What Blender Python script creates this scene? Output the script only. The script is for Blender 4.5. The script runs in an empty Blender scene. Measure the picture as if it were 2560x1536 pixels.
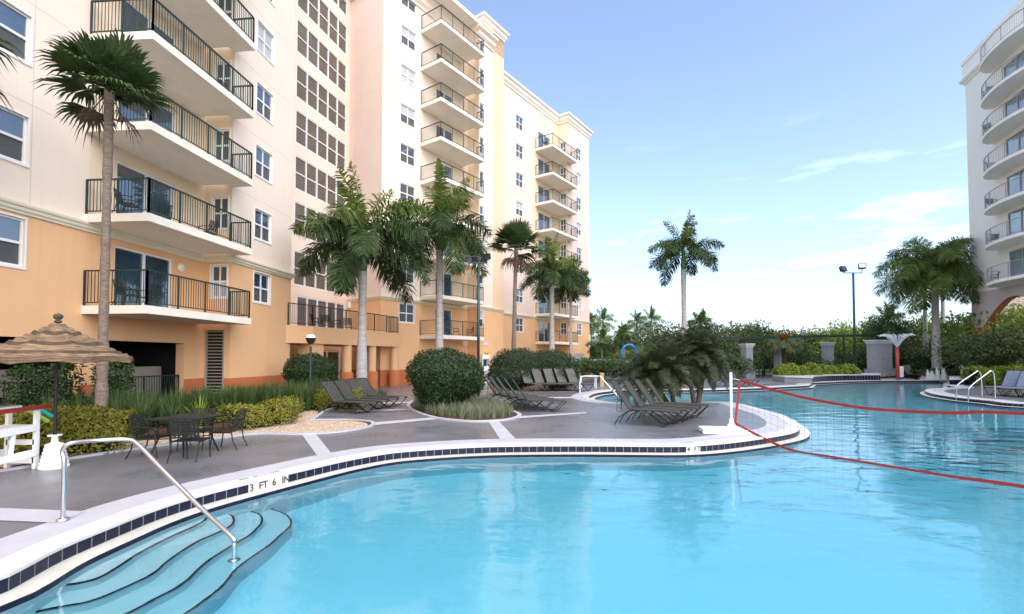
import bpy, math, random
from mathutils import Vector, Matrix
from mathutils.geometry import tessellate_polygon
random.seed(7)
S = bpy.context.scene
COL = S.collection
HC = 1.9; FPX = 1200.0; PITCH = math.radians(1.7); SH = 0.105 - math.tan(PITCH)
# ---------------------------------------------------------------- camera
cd = bpy.data.cameras.new("camera"); cam = bpy.data.objects.new("camera", cd); COL.objects.link(cam)
cam.location = (0, 0, HC); cam.rotation_euler = (math.pi/2 + PITCH, 0, 0)
cd.sensor_width = 36; cd.lens = 36*FPX/2560; cd.shift_y = SH*FPX/2560
cd.clip_end = 3000; cd.clip_start = 0.05
S.camera = cam
def ray(u, v):
    xs = (u-1280)/FPX; ys = (768-v)/FPX + SH
    c, s = math.cos(PITCH), math.sin(PITCH)
    return Vector((xs, c - ys*s, s + ys*c))
def G(u, v, z=0.0):
    d = ray(u, v); k = (z-HC)/d.z
    return Vector((d.x*k, d.y*k, z))
def AT(u, v, Y):
    d = ray(u, v); k = Y/d.y
    return Vector((d.x*k, Y, HC+d.z*k))
# ---------------------------------------------------------------- tagging
def tag(o, label=None, cat=None, group=None, kind=None):
    if label: o["label"] = label
    if cat: o["category"] = cat
    if group: o["group"] = group
    if kind: o["kind"] = kind
    return o
def thing(name, label, cat, loc=(0,0,0), rz=0.0, group=None):
    o = bpy.data.objects.new(name, None); COL.objects.link(o)
    o.empty_display_size = 0.2
    o.location = loc; o.rotation_euler = (0, 0, rz)
    return tag(o, label, cat, group)
KIDS = {}
def dup(root, loc, rz, label=None, group=None, scale=None):
    r = root.copy(); COL.objects.link(r); r.location = loc; r.rotation_euler = (0, 0, rz)
    if scale: r.scale = (scale,)*3 if not isinstance(scale, tuple) else scale
    if label: r["label"] = label
    if group: r["group"] = group
    def rec(src, dst):
        for ch in KIDS.get(src.name, []):
            c = ch.copy(); COL.objects.link(c); c.parent = dst
            KIDS.setdefault(dst.name, []).append(c)
            rec(ch, c)
    rec(root, r)
    return r
# ---------------------------------------------------------------- mesh builder
class MB:
    def __init__(s): s.v = []; s.f = []; s.m = []; s.cm = 0
    def add(s, vs, fs):
        b = len(s.v); s.v.extend([tuple(p) for p in vs])
        for f in fs: s.f.append(tuple(b+i for i in f)); s.m.append(s.cm)
    def quad(s, a, b, c, d): s.add([a, b, c, d], [(0,1,2,3)])
    def box(s, c, sz, rz=0.0, M=None):
        hx, hy, hz = sz[0]/2, sz[1]/2, sz[2]/2
        ca, sa = math.cos(rz), math.sin(rz); vs = []
        for dz in (-hz, hz):
            for dx, dy in ((-hx,-hy),(hx,-hy),(hx,hy),(-hx,hy)):
                p = Vector((c[0]+dx*ca-dy*sa, c[1]+dx*sa+dy*ca, c[2]+dz))
                if M: p = M @ p
                vs.append(p)
        s.add(vs, [(0,3,2,1),(4,5,6,7),(0,1,5,4),(1,2,6,5),(2,3,7,6),(3,0,4,7)])
    def beam(s, a, b, w, h=None, up=(0,0,1)):
        a = Vector(a); b = Vector(b); h = h or w
        d = (b-a); 
        if d.length < 1e-6: return
        d.normalize(); up = Vector(up)
        if abs(d.dot(up)) > 0.98: up = Vector((1,0,0))
        x = d.cross(up).normalized(); y = x.cross(d).normalized()
        vs = []
        for p in (a, b):
            for i, j in ((-1,-1),(1,-1),(1,1),(-1,1)):
                vs.append(p + x*(i*w/2) + y*(j*h/2))
        s.add(vs, [(0,3,2,1),(4,5,6,7),(0,1,5,4),(1,2,6,5),(2,3,7,6),(3,0,4,7)])
    def tube(s, pts, r, n=8, caps=True):
        pts = [Vector(p) for p in pts]; rs = r if isinstance(r, (list, tuple)) else [r]*len(pts)
        vs = []; px = None
        for i, p in enumerate(pts):
            d = (pts[min(i+1, len(pts)-1)] - pts[max(i-1, 0)])
            if d.length < 1e-9: d = Vector((0,0,1))
            d.normalize()
            if px is None:
                up = Vector((0,0,1)) if abs(d.z) < 0.9 else Vector((1,0,0))
                px = d.cross(up).normalized()
            x = (px - d*px.dot(d)).normalized(); px = x; y = d.cross(x)
            for k in range(n):
                a = 2*math.pi*k/n
                vs.append(p + (x*math.cos(a) + y*math.sin(a))*rs[i])
        fs = []
        for i in range(len(pts)-1):
            for k in range(n):
                a = i*n+k; b = i*n+(k+1) % n
                fs.append((a, b, b+n, a+n))
        if caps:
            fs.append(tuple(range(n-1, -1, -1))); fs.append(tuple(range((len(pts)-1)*n, len(pts)*n)))
        s.add(vs, fs)
    def lathe(s, prof, c=(0,0,0), n=24):
        vs = []; fs = []
        for r, z in prof:
            for k in range(n):
                a = 2*math.pi*k/n
                vs.append((c[0]+r*math.cos(a), c[1]+r*math.sin(a), c[2]+z))
        for i in range(len(prof)-1):
            for k in range(n):
                a = i*n+k; b = i*n+(k+1) % n
                fs.append((a, b, b+n, a+n))
        s.add(vs, fs)
    def poly(s, pts, z=None, holes=()):
        loops = [[Vector((p[0], p[1], 0)) for p in pts]] + [[Vector((p[0], p[1], 0)) for p in h] for h in holes]
        tris = tessellate_polygon(loops)
        allp = [p for l in ([pts]+list(holes)) for p in l]
        vs = [Vector((p[0], p[1], z if z is not None else p[2])) for p in allp]
        fs = []
        for t in tris:
            a, b, c = (vs[i] for i in t)
            fs.append(t if (b-a).cross(c-a).z > 0 else (t[0], t[2], t[1]))
        s.add(vs, fs)
    def prism(s, pts, z0, z1):
        s.poly(pts, z1); n = len(pts)
        for i in range(n):
            a = pts[i]; b = pts[(i+1) % n]
            s.quad((a[0],a[1],z0),(b[0],b[1],z0),(b[0],b[1],z1),(a[0],a[1],z1))
    def build(s, name, mats, parent=None, smooth=False, label=None):
        me = bpy.data.meshes.new(name)
        me.from_pydata(s.v, [], s.f)
        if not isinstance(mats, (list, tuple)): mats = [mats]
        for m in mats: me.materials.append(m)
        if len(mats) > 1: me.polygons.foreach_set("material_index", s.m)
        if smooth: me.polygons.foreach_set("use_smooth", [True]*len(me.polygons))
        me.update()
        o = bpy.data.objects.new(name, me); COL.objects.link(o)
        if parent is not None:
            o.parent = parent; KIDS.setdefault(parent.name, []).append(o)
        if label: o["label"] = label
        return o
# ---------------------------------------------------------------- materials
def mat(name, col, rough=0.7, var=0.0, vscale=3.0, bump=0.0, bscale=40.0, metal=0.0, col2=None, spec=0.5, stretch=None, rvar=0.0, trans=0.0, streak=0.0):
    m = bpy.data.materials.new(name); m.use_nodes = True
    nt = m.node_tree; N = nt.nodes; L = nt.links; b = N["Principled BSDF"]
    b.inputs["Base Color"].default_value = (*col, 1); b.inputs["Roughness"].default_value = rough
    b.inputs["Metallic"].default_value = metal; b.inputs["Specular IOR Level"].default_value = spec
    if var or col2 or bump or rvar:
        tc = N.new("ShaderNodeTexCoord"); src = tc.outputs["Object"]
        if stretch:
            mp = N.new("ShaderNodeMapping"); mp.inputs["Scale"].default_value = stretch
            L.new(src, mp.inputs["Vector"]); src = mp.outputs["Vector"]
    if var or col2:
        nz = N.new("ShaderNodeTexNoise"); nz.inputs["Scale"].default_value = vscale; nz.inputs["Detail"].default_value = 6
        nz.inputs["Roughness"].default_value = 0.65
        L.new(src, nz.inputs["Vector"])
        rp = N.new("ShaderNodeValToRGB"); rp.color_ramp.elements[0].position = 0.3; rp.color_ramp.elements[1].position = 0.7
        c2 = col2 or tuple(min(1, c*(1+var)) for c in col); c1 = col if col2 else tuple(c*(1-var) for c in col)
        rp.color_ramp.elements[0].color = (*c1, 1); rp.color_ramp.elements[1].color = (*c2, 1)
        L.new(nz.outputs["Fac"], rp.inputs["Fac"]); L.new(rp.outputs["Color"], b.inputs["Base Color"])
        if rvar:
            mr = N.new("ShaderNodeMapRange"); mr.inputs["From Min"].default_value = 0.35; mr.inputs["From Max"].default_value = 0.65
            mr.inputs["To Min"].default_value = rough-rvar; mr.inputs["To Max"].default_value = rough+rvar
            L.new(nz.outputs["Fac"], mr.inputs["Value"]); L.new(mr.outputs["Result"], b.inputs["Roughness"])
    if bump:
        bz = N.new("ShaderNodeTexNoise"); bz.inputs["Scale"].default_value = bscale; bz.inputs["Detail"].default_value = 4
        L.new(src, bz.inputs["Vector"])
        bp = N.new("ShaderNodeBump"); bp.inputs["Strength"].default_value = bump; bp.inputs["Distance"].default_value = 0.02
        L.new(bz.outputs["Fac"], bp.inputs["Height"]); L.new(bp.outputs["Normal"], b.inputs["Normal"])
    if streak:
        mp2 = N.new("ShaderNodeMapping"); mp2.inputs["Scale"].default_value = (1.6, 1.6, .07); L.new(tc.outputs["Object"], mp2.inputs[0])
        n2 = N.new("ShaderNodeTexNoise"); n2.inputs["Scale"].default_value = 2.0; n2.inputs["Detail"].default_value = 8; n2.inputs["Roughness"].default_value = .7; L.new(mp2.outputs[0], n2.inputs["Vector"])
        r2 = N.new("ShaderNodeMapRange"); r2.inputs["From Min"].default_value = .52; r2.inputs["From Max"].default_value = .75; r2.inputs["To Min"].default_value = 0; r2.inputs["To Max"].default_value = streak; L.new(n2.outputs["Fac"], r2.inputs["Value"])
        mx2 = N.new("ShaderNodeMix"); mx2.data_type = 'RGBA'; L.new(r2.outputs[0], mx2.inputs[0]); L.new(rp.outputs["Color"], mx2.inputs[6]); mx2.inputs[7].default_value = (col[0]*.62, col[1]*.60, col[2]*.58, 1)
        L.new(mx2.outputs[2], b.inputs["Base Color"])
    if trans:
        out = N["Material Output"]; tr = N.new("ShaderNodeBsdfTranslucent"); mx = N.new("ShaderNodeMixShader")
        mx.inputs["Fac"].default_value = trans
        tr.inputs["Color"].default_value = (col[0]*1.5, col[1]*1.6, col[2]*0.8, 1)
        L.new(b.outputs[0], mx.inputs[1]); L.new(tr.outputs[0], mx.inputs[2]); L.new(mx.outputs[0], out.inputs["Surface"])
    return m
def leafmat(name, c1, c2, rough=0.45, trans=0.25, scale=2.5):
    return mat(name, c1, rough, col2=c2, vscale=scale, trans=trans, spec=0.2)
M = {}
M['cream'] = mat('stucco cream', (.80,.66,.545), .9, var=.035, vscale=.35, bump=.35, bscale=45, streak=.14)
M['pinkcream'] = mat('stucco pink cream', (.75,.585,.50), .9, var=.035, vscale=.35, bump=.35, bscale=45, streak=.14)
M['butter'] = mat('stucco butter', (.77,.61,.44), .9, var=.03, vscale=.5, bump=.25, bscale=60)
M['orange'] = mat('stucco orange', (.77,.45,.235), .9, var=.06, vscale=.4, bump=.35, bscale=45, streak=.18)
M['peach'] = mat('stucco peach', (.78,.54,.36), .9, var=.03, vscale=.5, bump=.25, bscale=60)
M['terra'] = mat('stucco terracotta', (.50,.155,.055), .85, var=.10, vscale=1.2, bump=.25, bscale=60)
M['trim'] = mat('trim cream', (.72,.66,.50), .8, var=.04, vscale=2)
M['slab'] = mat('balcony slab paint', (.78,.71,.61), .85, var=.06, vscale=1.2, bump=.15, streak=.2)
M['white'] = mat('white paint', (.80,.80,.78), .5, var=.03, vscale=4)
M['frame'] = mat('white vinyl', (.78,.78,.76), .35)
M['green'] = mat('green metal', (.012,.034,.030), .4, var=.2, vscale=5)
M['greenlight'] = mat('green painted pole', (.010,.035,.028), .45, var=.2, vscale=5)
M['black'] = mat('black metal', (.018,.018,.018), .45, var=.2, vscale=8)
M['bronze'] = mat('dark bronze metal', (.014,.016,.014), .45, var=.3, vscale=10, spec=.3)
M['dark'] = mat('interior shade black', (.012,.012,.013), .9)  # near-black colour stands in for the shade inside openings
M['louver'] = mat('louver tan', (.36,.31,.26), .6, var=.05)
M['greypanel'] = mat('grey door', (.36,.36,.38), .6, var=.05)
M['steel'] = mat('stainless steel', (.62,.62,.62), .22, metal=1.0, var=.08, vscale=12)
def glassmat(name, col, rough, spec):
    m = mat(name, col, rough, spec=spec, var=.35, vscale=.8)
    b = m.node_tree.nodes["Principled BSDF"]; b.inputs["IOR"].default_value = 1.9
    return m
M['glass'] = glassmat('window glass sky blue', (.03,.055,.10), .04, 1.0)  # blue of the reflected sky is put into the glass colour
M['screen'] = mat('insect screen', (.075,.075,.08), .55, var=.3, vscale=.7, spec=.6)
M['stair'] = glassmat('tinted stair glass', (.075,.068,.055), .12, .6)
M['curtain'] = mat('pale curtain', (.45,.45,.45), .8, var=.2, vscale=5, stretch=(6,6,.3))
M['mulch'] = mat('mulch', (.030,.014,.010), .95, col2=(.11,.045,.03), vscale=22, bump=1.0, bscale=50)
M['coping'] = mat('white coping', (.54,.525,.51), .6, var=.05, vscale=3, bump=.2, bscale=120)
M['band'] = mat('pale deck band', (.43,.42,.45), .65, var=.07, vscale=2.5, bump=.2, bscale=150)
M['ledge'] = mat('cream plaster ledge', (.55,.53,.46), .6, var=.08, vscale=3)
M['navy'] = mat('navy pool tile', (.005,.007,.020), .35, col2=(.012,.015,.036), vscale=5, spec=.25)
M['grout'] = mat('pale grout', (.26,.26,.27), .8)
M['plaster'] = mat('pool plaster', (.56,.73,.75), .7, var=.03, vscale=1.0)
M['soil'] = mat('ground far', (.10,.10,.06), .95, var=.3, vscale=.2)
# deck: painted grey, patchy gloss
M['deck'] = mat('grey painted deck', (.122,.119,.130), .34, col2=(.168,.164,.180), vscale=.7, bump=.12, bscale=180, rvar=.13, spec=.5)
def gravelmat():
    m = bpy.data.materials.new('pebble gravel'); m.use_nodes = True; N = m.node_tree.nodes; L = m.node_tree.links; b = N["Principled BSDF"]
    tc = N.new("ShaderNodeTexCoord"); vo = N.new("ShaderNodeTexVoronoi"); vo.inputs["Scale"].default_value = 26
    L.new(tc.outputs["Object"], vo.inputs["Vector"])
    rp = N.new("ShaderNodeValToRGB"); e = rp.color_ramp.elements
    e[0].color = (.30,.19,.12,1); e[1].color = (.72,.60,.46,1); e.new(.5).color = (.55,.40,.28,1)
    sp = N.new("ShaderNodeSeparateColor"); L.new(vo.outputs["Color"], sp.inputs[0]); L.new(sp.outputs[0], rp.inputs["Fac"])
    L.new(rp.outputs[0], b.inputs["Base Color"]); b.inputs["Roughness"].default_value = .8
    bp = N.new("ShaderNodeBump"); bp.inputs["Strength"].default_value = 1; bp.inputs["Distance"].default_value = .03; bp.invert = True
    L.new(vo.outputs["Distance"], bp.inputs["Height"]); L.new(bp.outputs[0], b.inputs["Normal"])
    return m
M['gravel'] = gravelmat()
def watermat():
    m = bpy.data.materials.new('pool water'); m.use_nodes = True; N = m.node_tree.nodes; L = m.node_tree.links
    N.remove(N["Principled BSDF"]); out = N["Material Output"]
    tc = N.new("ShaderNodeTexCoord")
    def noise(scale, det, st, rot=0):
        mp = N.new("ShaderNodeMapping"); mp.inputs["Scale"].default_value = st; mp.inputs["Rotation"].default_value = (0,0,rot)
        n = N.new("ShaderNodeTexNoise"); n.inputs["Scale"].default_value = scale; n.inputs["Detail"].default_value = det
        L.new(tc.outputs["Object"], mp.inputs[0]); L.new(mp.outputs[0], n.inputs["Vector"]); return n.outputs["Fac"]
    a = noise(.9, 2, (1, 1.6, 1), .3); c = noise(5.5, 2, (1, 1.5, 1), -.2)
    mul = N.new("ShaderNodeMath"); mul.operation = 'MULTIPLY_ADD'; mul.inputs[1].default_value = .10
    L.new(c, mul.inputs[0]); L.new(a, mul.inputs[2])
    bp = N.new("ShaderNodeBump"); bp.inputs["Strength"].default_value = .5; bp.inputs["Distance"].default_value = .035
    sp = N.new("ShaderNodeSeparateXYZ"); L.new(tc.outputs["Object"], sp.inputs[0]); mr = N.new("ShaderNodeMapRange")
    mr.inputs["From Min"].default_value = 5; mr.inputs["From Max"].default_value = 26; mr.inputs["To Min"].default_value = .8; mr.inputs["To Max"].default_value = 2.0
    L.new(sp.outputs["Y"], mr.inputs["Value"]); m3 = N.new("ShaderNodeMath"); m3.operation = 'MULTIPLY'; L.new(mul.outputs[0], m3.inputs[0]); L.new(mr.outputs[0], m3.inputs[1])
    L.new(m3.outputs[0], bp.inputs["Height"])
    tr = N.new("ShaderNodeBsdfRefraction"); tr.inputs["Color"].default_value = (1,1,1,1); tr.inputs["IOR"].default_value = 1.33; tr.inputs["Roughness"].default_value = 0.0; L.new(bp.outputs[0], tr.inputs["Normal"])
    gl = N.new("ShaderNodeBsdfGlossy"); gl.inputs["Roughness"].default_value = .015
    L.new(bp.outputs[0], gl.inputs["Normal"])
    fr = N.new("ShaderNodeFresnel"); fr.inputs["IOR"].default_value = 1.33
    b2 = N.new("ShaderNodeBump"); b2.inputs["Strength"].default_value = .5; b2.inputs["Distance"].default_value = .010; L.new(mul.outputs[0], b2.inputs["Height"]); L.new(b2.outputs[0], fr.inputs["Normal"])
    mx = N.new("ShaderNodeMixShader"); L.new(fr.outputs[0], mx.inputs[0]); L.new(tr.outputs[0], mx.inputs[1]); L.new(gl.outputs[0], mx.inputs[2])
    L.new(mx.outputs[0], out.inputs["Surface"])
    va = N.new("ShaderNodeVolumeAbsorption"); va.inputs["Color"].default_value = (.02,.74,.89,1); va.inputs["Density"].default_value = .50
    L.new(va.outputs[0], out.inputs["Volume"])
    return m
M['water'] = watermat()
# ---------------------------------------------------------------- light
SUN_EL = math.radians(48); SUN_AZ = math.radians(155)   # azimuth clockwise from +Y
w = bpy.data.worlds.new("World"); S.world = w; w.use_nodes = True
N = w.node_tree.nodes; L = w.node_tree.links; bg = N["Background"]
sky = N.new("ShaderNodeTexSky"); sky.sky_type = 'NISHITA'; sky.sun_disc = False
sky.sun_elevation = SUN_EL; sky.sun_rotation = SUN_AZ; sky.air_density = 1.0; sky.dust_density = 2.2; sky.ozone_density = 3.2
tc = N.new("ShaderNodeTexCoord"); mp = N.new("ShaderNodeMapping"); mp.inputs["Scale"].default_value = (1.6, 1.6, 9.0)
L.new(tc.outputs["Generated"], mp.inputs[0])
cn = N.new("ShaderNodeTexNoise"); cn.inputs["Scale"].default_value = 2.2; cn.inputs["Detail"].default_value = 7; cn.inputs["Roughness"].default_value = .6
L.new(mp.outputs[0], cn.inputs["Vector"])
cr = N.new("ShaderNodeMapRange"); cr.inputs["From Min"].default_value = .57; cr.inputs["From Max"].default_value = .74
L.new(cn.outputs["Fac"], cr.inputs["Value"])
# clouds only in a low band of the sky
sx = N.new("ShaderNodeSeparateXYZ"); L.new(tc.outputs["Generated"], sx.inputs[0])
bd = N.new("ShaderNodeMapRange"); bd.inputs["From Min"].default_value = .42; bd.inputs["From Max"].default_value = .12
L.new(sx.outputs["Z"], bd.inputs["Value"])
mm = N.new("ShaderNodeMath"); mm.operation = 'MULTIPLY'; L.new(cr.outputs[0], mm.inputs[0]); L.new(bd.outputs[0], mm.inputs[1])
m2 = N.new("ShaderNodeMath"); m2.operation = 'MULTIPLY'; m2.inputs[1].default_value = .55; L.new(mm.outputs[0], m2.inputs[0])
mixc = N.new("ShaderNodeMix"); mixc.data_type = 'RGBA'
hs_ = N.new("ShaderNodeHueSaturation"); hs_.inputs["Saturation"].default_value = .90; hs_.inputs["Value"].default_value = .93; L.new(sky.outputs[0], hs_.inputs["Color"]); L.new(m2.outputs[0], mixc.inputs[0]); L.new(hs_.outputs[0], mixc.inputs[6]); mixc.inputs[7].default_value = (7.5, 7.6, 7.8, 1)
L.new(mixc.outputs[2], bg.inputs["Color"]); bg.inputs["Strength"].default_value = .15
sl = bpy.data.lights.new("sun", 'SUN'); sl.energy = 1.4; sl.angle = math.radians(110); sl.color = (1, .94, .86)
so = bpy.data.objects.new("sun", sl); COL.objects.link(so)
sd = Vector((math.sin(SUN_AZ)*math.cos(SUN_EL), math.cos(SUN_AZ)*math.cos(SUN_EL), math.sin(SUN_EL)))
so.rotation_euler = sd.to_track_quat('Z', 'Y').to_euler(); so.location = (20, -20, 40)
vs_ = S.view_settings; vs_.view_transform = 'Standard'; vs_.look = 'None'; vs_.exposure = 1.40; vs_.gamma = 1
# ---------------------------------------------------------------- curves
def catmull(pts, n=6, closed=True):
    out = []; m = len(pts)
    rng = range(m) if closed else range(m-1)
    for i in rng:
        if closed: p0,p1,p2,p3 = pts[(i-1)%m], pts[i], pts[(i+1)%m], pts[(i+2)%m]
        else: p0,p1,p2,p3 = pts[max(i-1,0)], pts[i], pts[i+1], pts[min(i+2,m-1)]
        for k in range(n):
            t = k/n
            out.append(Vector(p0)*(-.5*t+t*t-.5*t**3) + Vector(p1)*(1-2.5*t*t+1.5*t**3) + Vector(p2)*(.5*t+2*t*t-1.5*t**3) + Vector(p3)*(-.5*t*t+.5*t**3))
    if not closed: out.append(Vector(pts[-1]))
    return out
def offset(pts, d, closed=True):
    out = []; m = len(pts)
    for i in range(m):
        if closed: a, b = pts[(i-1)%m], pts[(i+1)%m]
        else: a, b = pts[max(i-1,0)], pts[min(i+1,m-1)]
        t = Vector((b[0]-a[0], b[1]-a[1], 0)).normalized()
        out.append(Vector((pts[i][0]+t.y*d, pts[i][1]-t.x*d, 0)))
    return out
# ---------------------------------------------------------------- pool outline (water on the right of travel = clockwise seen from above)
px_near = [(0,1442.6),(51,1419.6),(154,1366),(286,1312),(402.6,1267.5),(538,1227.5),(759,1174),(880,1147),(983,1130),(1097,1121),(1194,1116),(1287,1113.7),(1400,1113),(1479,1113),(1600,1114),(1707,1114),(1802,1108),(1893,1097),(1961,1085.6),(1990,1077.7),(1999,1067.5),(1992,1056),(1961,1040),(1927,1030),(1881.5,1018),(1847,1010),(1791,1005),(1700,1006),(1600,1009),(1530,1006),(1485,999),(1471,991.6),(1488.5,983),(1517.6,978.5),(1548.7,976),(1634,974.5),(1770,974),(1840,972),(1921,968.6),(2023,963.7)]
seq = [Vector((-4.2,1.2,0)), Vector((-4.75,2.4,0))] + [G(*p) for p in px_near]
seq_far = [G(2031,957), G(2115,953.5), G(2199,951.5), G(2285,951.5), G(2369,952), G(2369,963.5)]
seq_r = [G(*p) for p in [(2393,968.6),(2350,971),(2318,974),(2314,978),(2335,985),(2393,993.5),(2470,1001),(2560,1009)]] + [Vector((25,17,0)), Vector((25,11,0)), Vector((20,5,0)), Vector((13,1.6,0)), Vector((6,.75,0)), Vector((0,.6,0)), Vector((-3,.65,0))]
lipA = catmull([seq_r[-1]] + seq, 6, False)
lipB = catmull([seq_r[0]] + seq_r[1:], 6, False)
# resample to even spacing so tiles follow the arc
def resample(pts, step):
    out = [Vector(pts[0])]; acc = 0.0
    for a, b in zip(pts[:-1], pts[1:]):
        a = Vector(a); b = Vector(b); Ls = (b-a).length
        if Ls < 1e-9: continue
        pos = step-acc
        while pos <= Ls:
            out.append(a + (b-a)*(pos/Ls)); pos += step
        acc = Ls-(pos-step)
    return out
TS = .17
LIP = resample(lipA, TS)
LIP += [seq_far[0], seq_far[1], seq_far[2], seq_far[3], seq_far[4], seq_far[5]]
LIP += resample(lipB, TS)
for p in LIP: p.z = 0
def area(P): return sum(P[i][0]*P[(i+1)%len(P)][1]-P[(i+1)%len(P)][0]*P[i][1] for i in range(len(P)))/2
CCW = area(LIP) > 0          # inward side
SG = -1 if CCW else 1        # offset(+d) goes to the right of travel
IN = lambda P, d: offset(P, SG*d)
EDGE = IN(LIP, .24)          # waterline wall
OUT1 = IN(LIP, -.30); OUT2 = IN(LIP, -.82)
WZ = -.205; FZ = -1.35
nL = len(LIP)
def ring(mb, A, zA, B, zB):
    n = len(A)
    for i in range(n):
        j = (i+1) % n
        mb.quad((A[i][0],A[i][1],zA),(A[j][0],A[j][1],zA),(B[j][0],B[j][1],zB),(B[i][0],B[i][1],zB))
# ground sheet with the pool cut out
g = MB(); big = [(-500,-200),(500,-200),(500,900),(-500,900)]
near = [(-16,-12),(60,-12),(60,46),(-16,46)]
g.poly(near, 0.0, [LIP]); g.build('pool_deck', M['deck'])["kind"] = 'structure'
g = MB(); g.poly(big, -.004, [near]); g.build('ground', M['soil'])["kind"] = 'structure'
g = MB(); ring(g, OUT2, .004, OUT1, .004); g.build('deck_band', M['band'])["kind"] = 'structure'
g = MB(); ring(g, OUT1, .004, OUT1, .012); ring(g, OUT1, .012, LIP, .012); LP2 = IN(LIP, .012)
ring(g, LIP, .012, LP2, .004); ring(g, LP2, .004, LP2, -.026); ring(g, LP2, -.026, LIP, -.026)
g.build('pool_coping', M['coping'])["kind"] = 'structure'
# basin
g = MB(); ring(g, LIP, -.026, LIP, -.155); g.cm = 1; ring(g, LIP, -.155, EDGE, -.155)
g.cm = 2; ring(g, EDGE, -.155, EDGE, -.222); ring(g, EDGE, -.222, EDGE, FZ); g.quad((-7,-1,FZ),(48,-1,FZ),(48,15,FZ),(-7,15,FZ)); g.quad((-7,15,FZ),(48,15,FZ),(48,41,-.42),(-7,41,-.42))
g.m[nL*2:nL*3] = [3]*nL
basin = g.build('pool_basin', [M['grout'], M['ledge'], M['plaster'], M['navy']]); basin["kind"] = 'structure'
# navy tiles, one quad each, skipping depth markers
def nearest(P, q):
    return min(range(len(P)), key=lambda i: (P[i]-q).length)
TP = IN(LIP, .004)
def marker(u0, v0, u1, v1):
    a = nearest(LIP, G(u0, v0)); b = nearest(LIP, G(u1, v1)); return (min(a,b), max(a,b))
mk1 = marker(616,1206,714,1184); mk2 = marker(1707,1114,1751,1112)
t = MB()
for i in range(nL):
    j = (i+1) % nL
    if mk1[0] <= i < mk1[1] or mk2[0] <= i < mk2[1]: continue
    a, b = TP[i], TP[j]
    if (b-a).length > .4 :
        k = max(1, int((b-a).length/TS))
    else: k = 1
    for q in range(k):
        p0 = a + (b-a)*((q+.035)/k); p1 = a + (b-a)*((q+.965)/k)
        t.quad((p0.x,p0.y,-.034),(p1.x,p1.y,-.034),(p1.x,p1.y,-.148),(p0.x,p0.y,-.148))
t.build('pool_tiles', M['navy'])["kind"] = 'structure'
# water body
wb = MB(); wb.box((20.5,20,(WZ+FZ+.01)/2),(54.6,41.6,WZ-FZ-.01))
wo = wb.build('pool_water', M['water']); wo["kind"] = 'structure'

# writing
def text_mesh(s, size, name, material, M4, parent=None, depth=.002):
    cu = bpy.data.curves.new(name, 'FONT'); cu.body = s; cu.size = size; cu.extrude = depth; cu.align_x = 'CENTER'; cu.align_y = 'CENTER'
    cu.offset = size*.012
    o = bpy.data.objects.new(name, cu); COL.objects.link(o)
    dg = bpy.context.evaluated_depsgraph_get(); me = bpy.data.meshes.new_from_object(o.evaluated_get(dg))
    COL.objects.unlink(o); bpy.data.objects.remove(o)
    me.transform(M4); me.materials.clear(); me.materials.append(material)
    r = bpy.data.objects.new(name, me); COL.objects.link(r)
    if parent is not None: r.parent = parent; KIDS.setdefault(parent.name, []).append(r)
    return r
M['ink'] = mat('black letters', (.02,.02,.02), .5); M['plaque'] = mat('white depth tile', (.76,.74,.66), .35)
def depth_marker(mk, s, label, size):
    a, b = LIP[mk[0]], LIP[mk[1]]; c = (a+b)/2
    t = thing('depth_marker', label, 'depth marker', (c.x, c.y, -.09), 0, 'depth markers on the pool edge')
    mb = MB(); pts = [IN(LIP,.007)[i]-Vector((c.x,c.y,0)) for i in range(mk[0], mk[1]+1)]
    for p, q in zip(pts[:-1], pts[1:]):
        mb.quad((p.x,p.y,.062),(q.x,q.y,.062),(q.x,q.y,-.062),(p.x,p.y,-.062))
    mb.build('white_tile', M['plaque'], t)
    nchar = len(s); n = len(pts)
    dn = IN(LIP, 1)
    for k, ch in enumerate(s):
        if ch == ' ': continue
        f = (k+.5)/nchar*(n-1); i = int(f); fr = f-i
        p = pts[i]*(1-fr)+pts[min(i+1,n-1)]*fr
        tn = (pts[min(i+1,n-1)]-pts[max(i-1,0)]); tn = Vector((tn.x,tn.y,0)).normalized()
        nv = (dn[mk[0]+i]-LIP[mk[0]+i]).normalized()
        R = Matrix((( tn.x, 0, nv.x, p.x+nv.x*.020),(tn.y, 0, nv.y, p.y+nv.y*.020),(0, 1, 0, 0),(0,0,0,1)))
        text_mesh(ch, size, 'letter', M['ink'], R, t)
    return t
depth_marker(mk1, '3 FT 6 IN', 'white depth tile reading 3 FT 6 IN in the navy tile band near the steps', .15)
depth_marker(mk2, '4 FT', 'white depth tile reading 4 FT set in the navy tile band of the peninsula', .15)
def coping_words(c1, c2, s, label, size, fac=.22):
    i0 = nearest(LIP, G(*c1)); i1 = nearest(LIP, G(*c2)); i0, i1 = min(i0,i1), max(i0,i1)
    ow = IN(LIP, -fac)
    c = (ow[i0]+ow[i1])/2; t = thing('warning_lettering', label, 'lettering', (c.x,c.y,.0125), 0, 'lettering on the coping')
    for k, ch in enumerate(s):
        if ch == ' ': continue
        f = (k+.5)/len(s)*(i1-i0); i = i0+int(f); fr = f-int(f)
        p = ow[i]*(1-fr)+ow[i+1]*fr; tn = (ow[i+1]-ow[i-1]).normalized(); nv = (LIP[i]-ow[i]).normalized()
        up = -nv
        R = Matrix(((tn.x, up.x, 0, p.x-c.x),(tn.y, up.y, 0, p.y-c.y),(0,0,1,.001),(0,0,0,1)))
        text_mesh(ch, size, 'letter', M['ink'], R, t, depth=.0005)
coping_words((606,1207),(716,1182), 'NO DIVING', 'small dark NO DIVING letters on the coping above the 3 FT 6 IN tile', .085)
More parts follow.
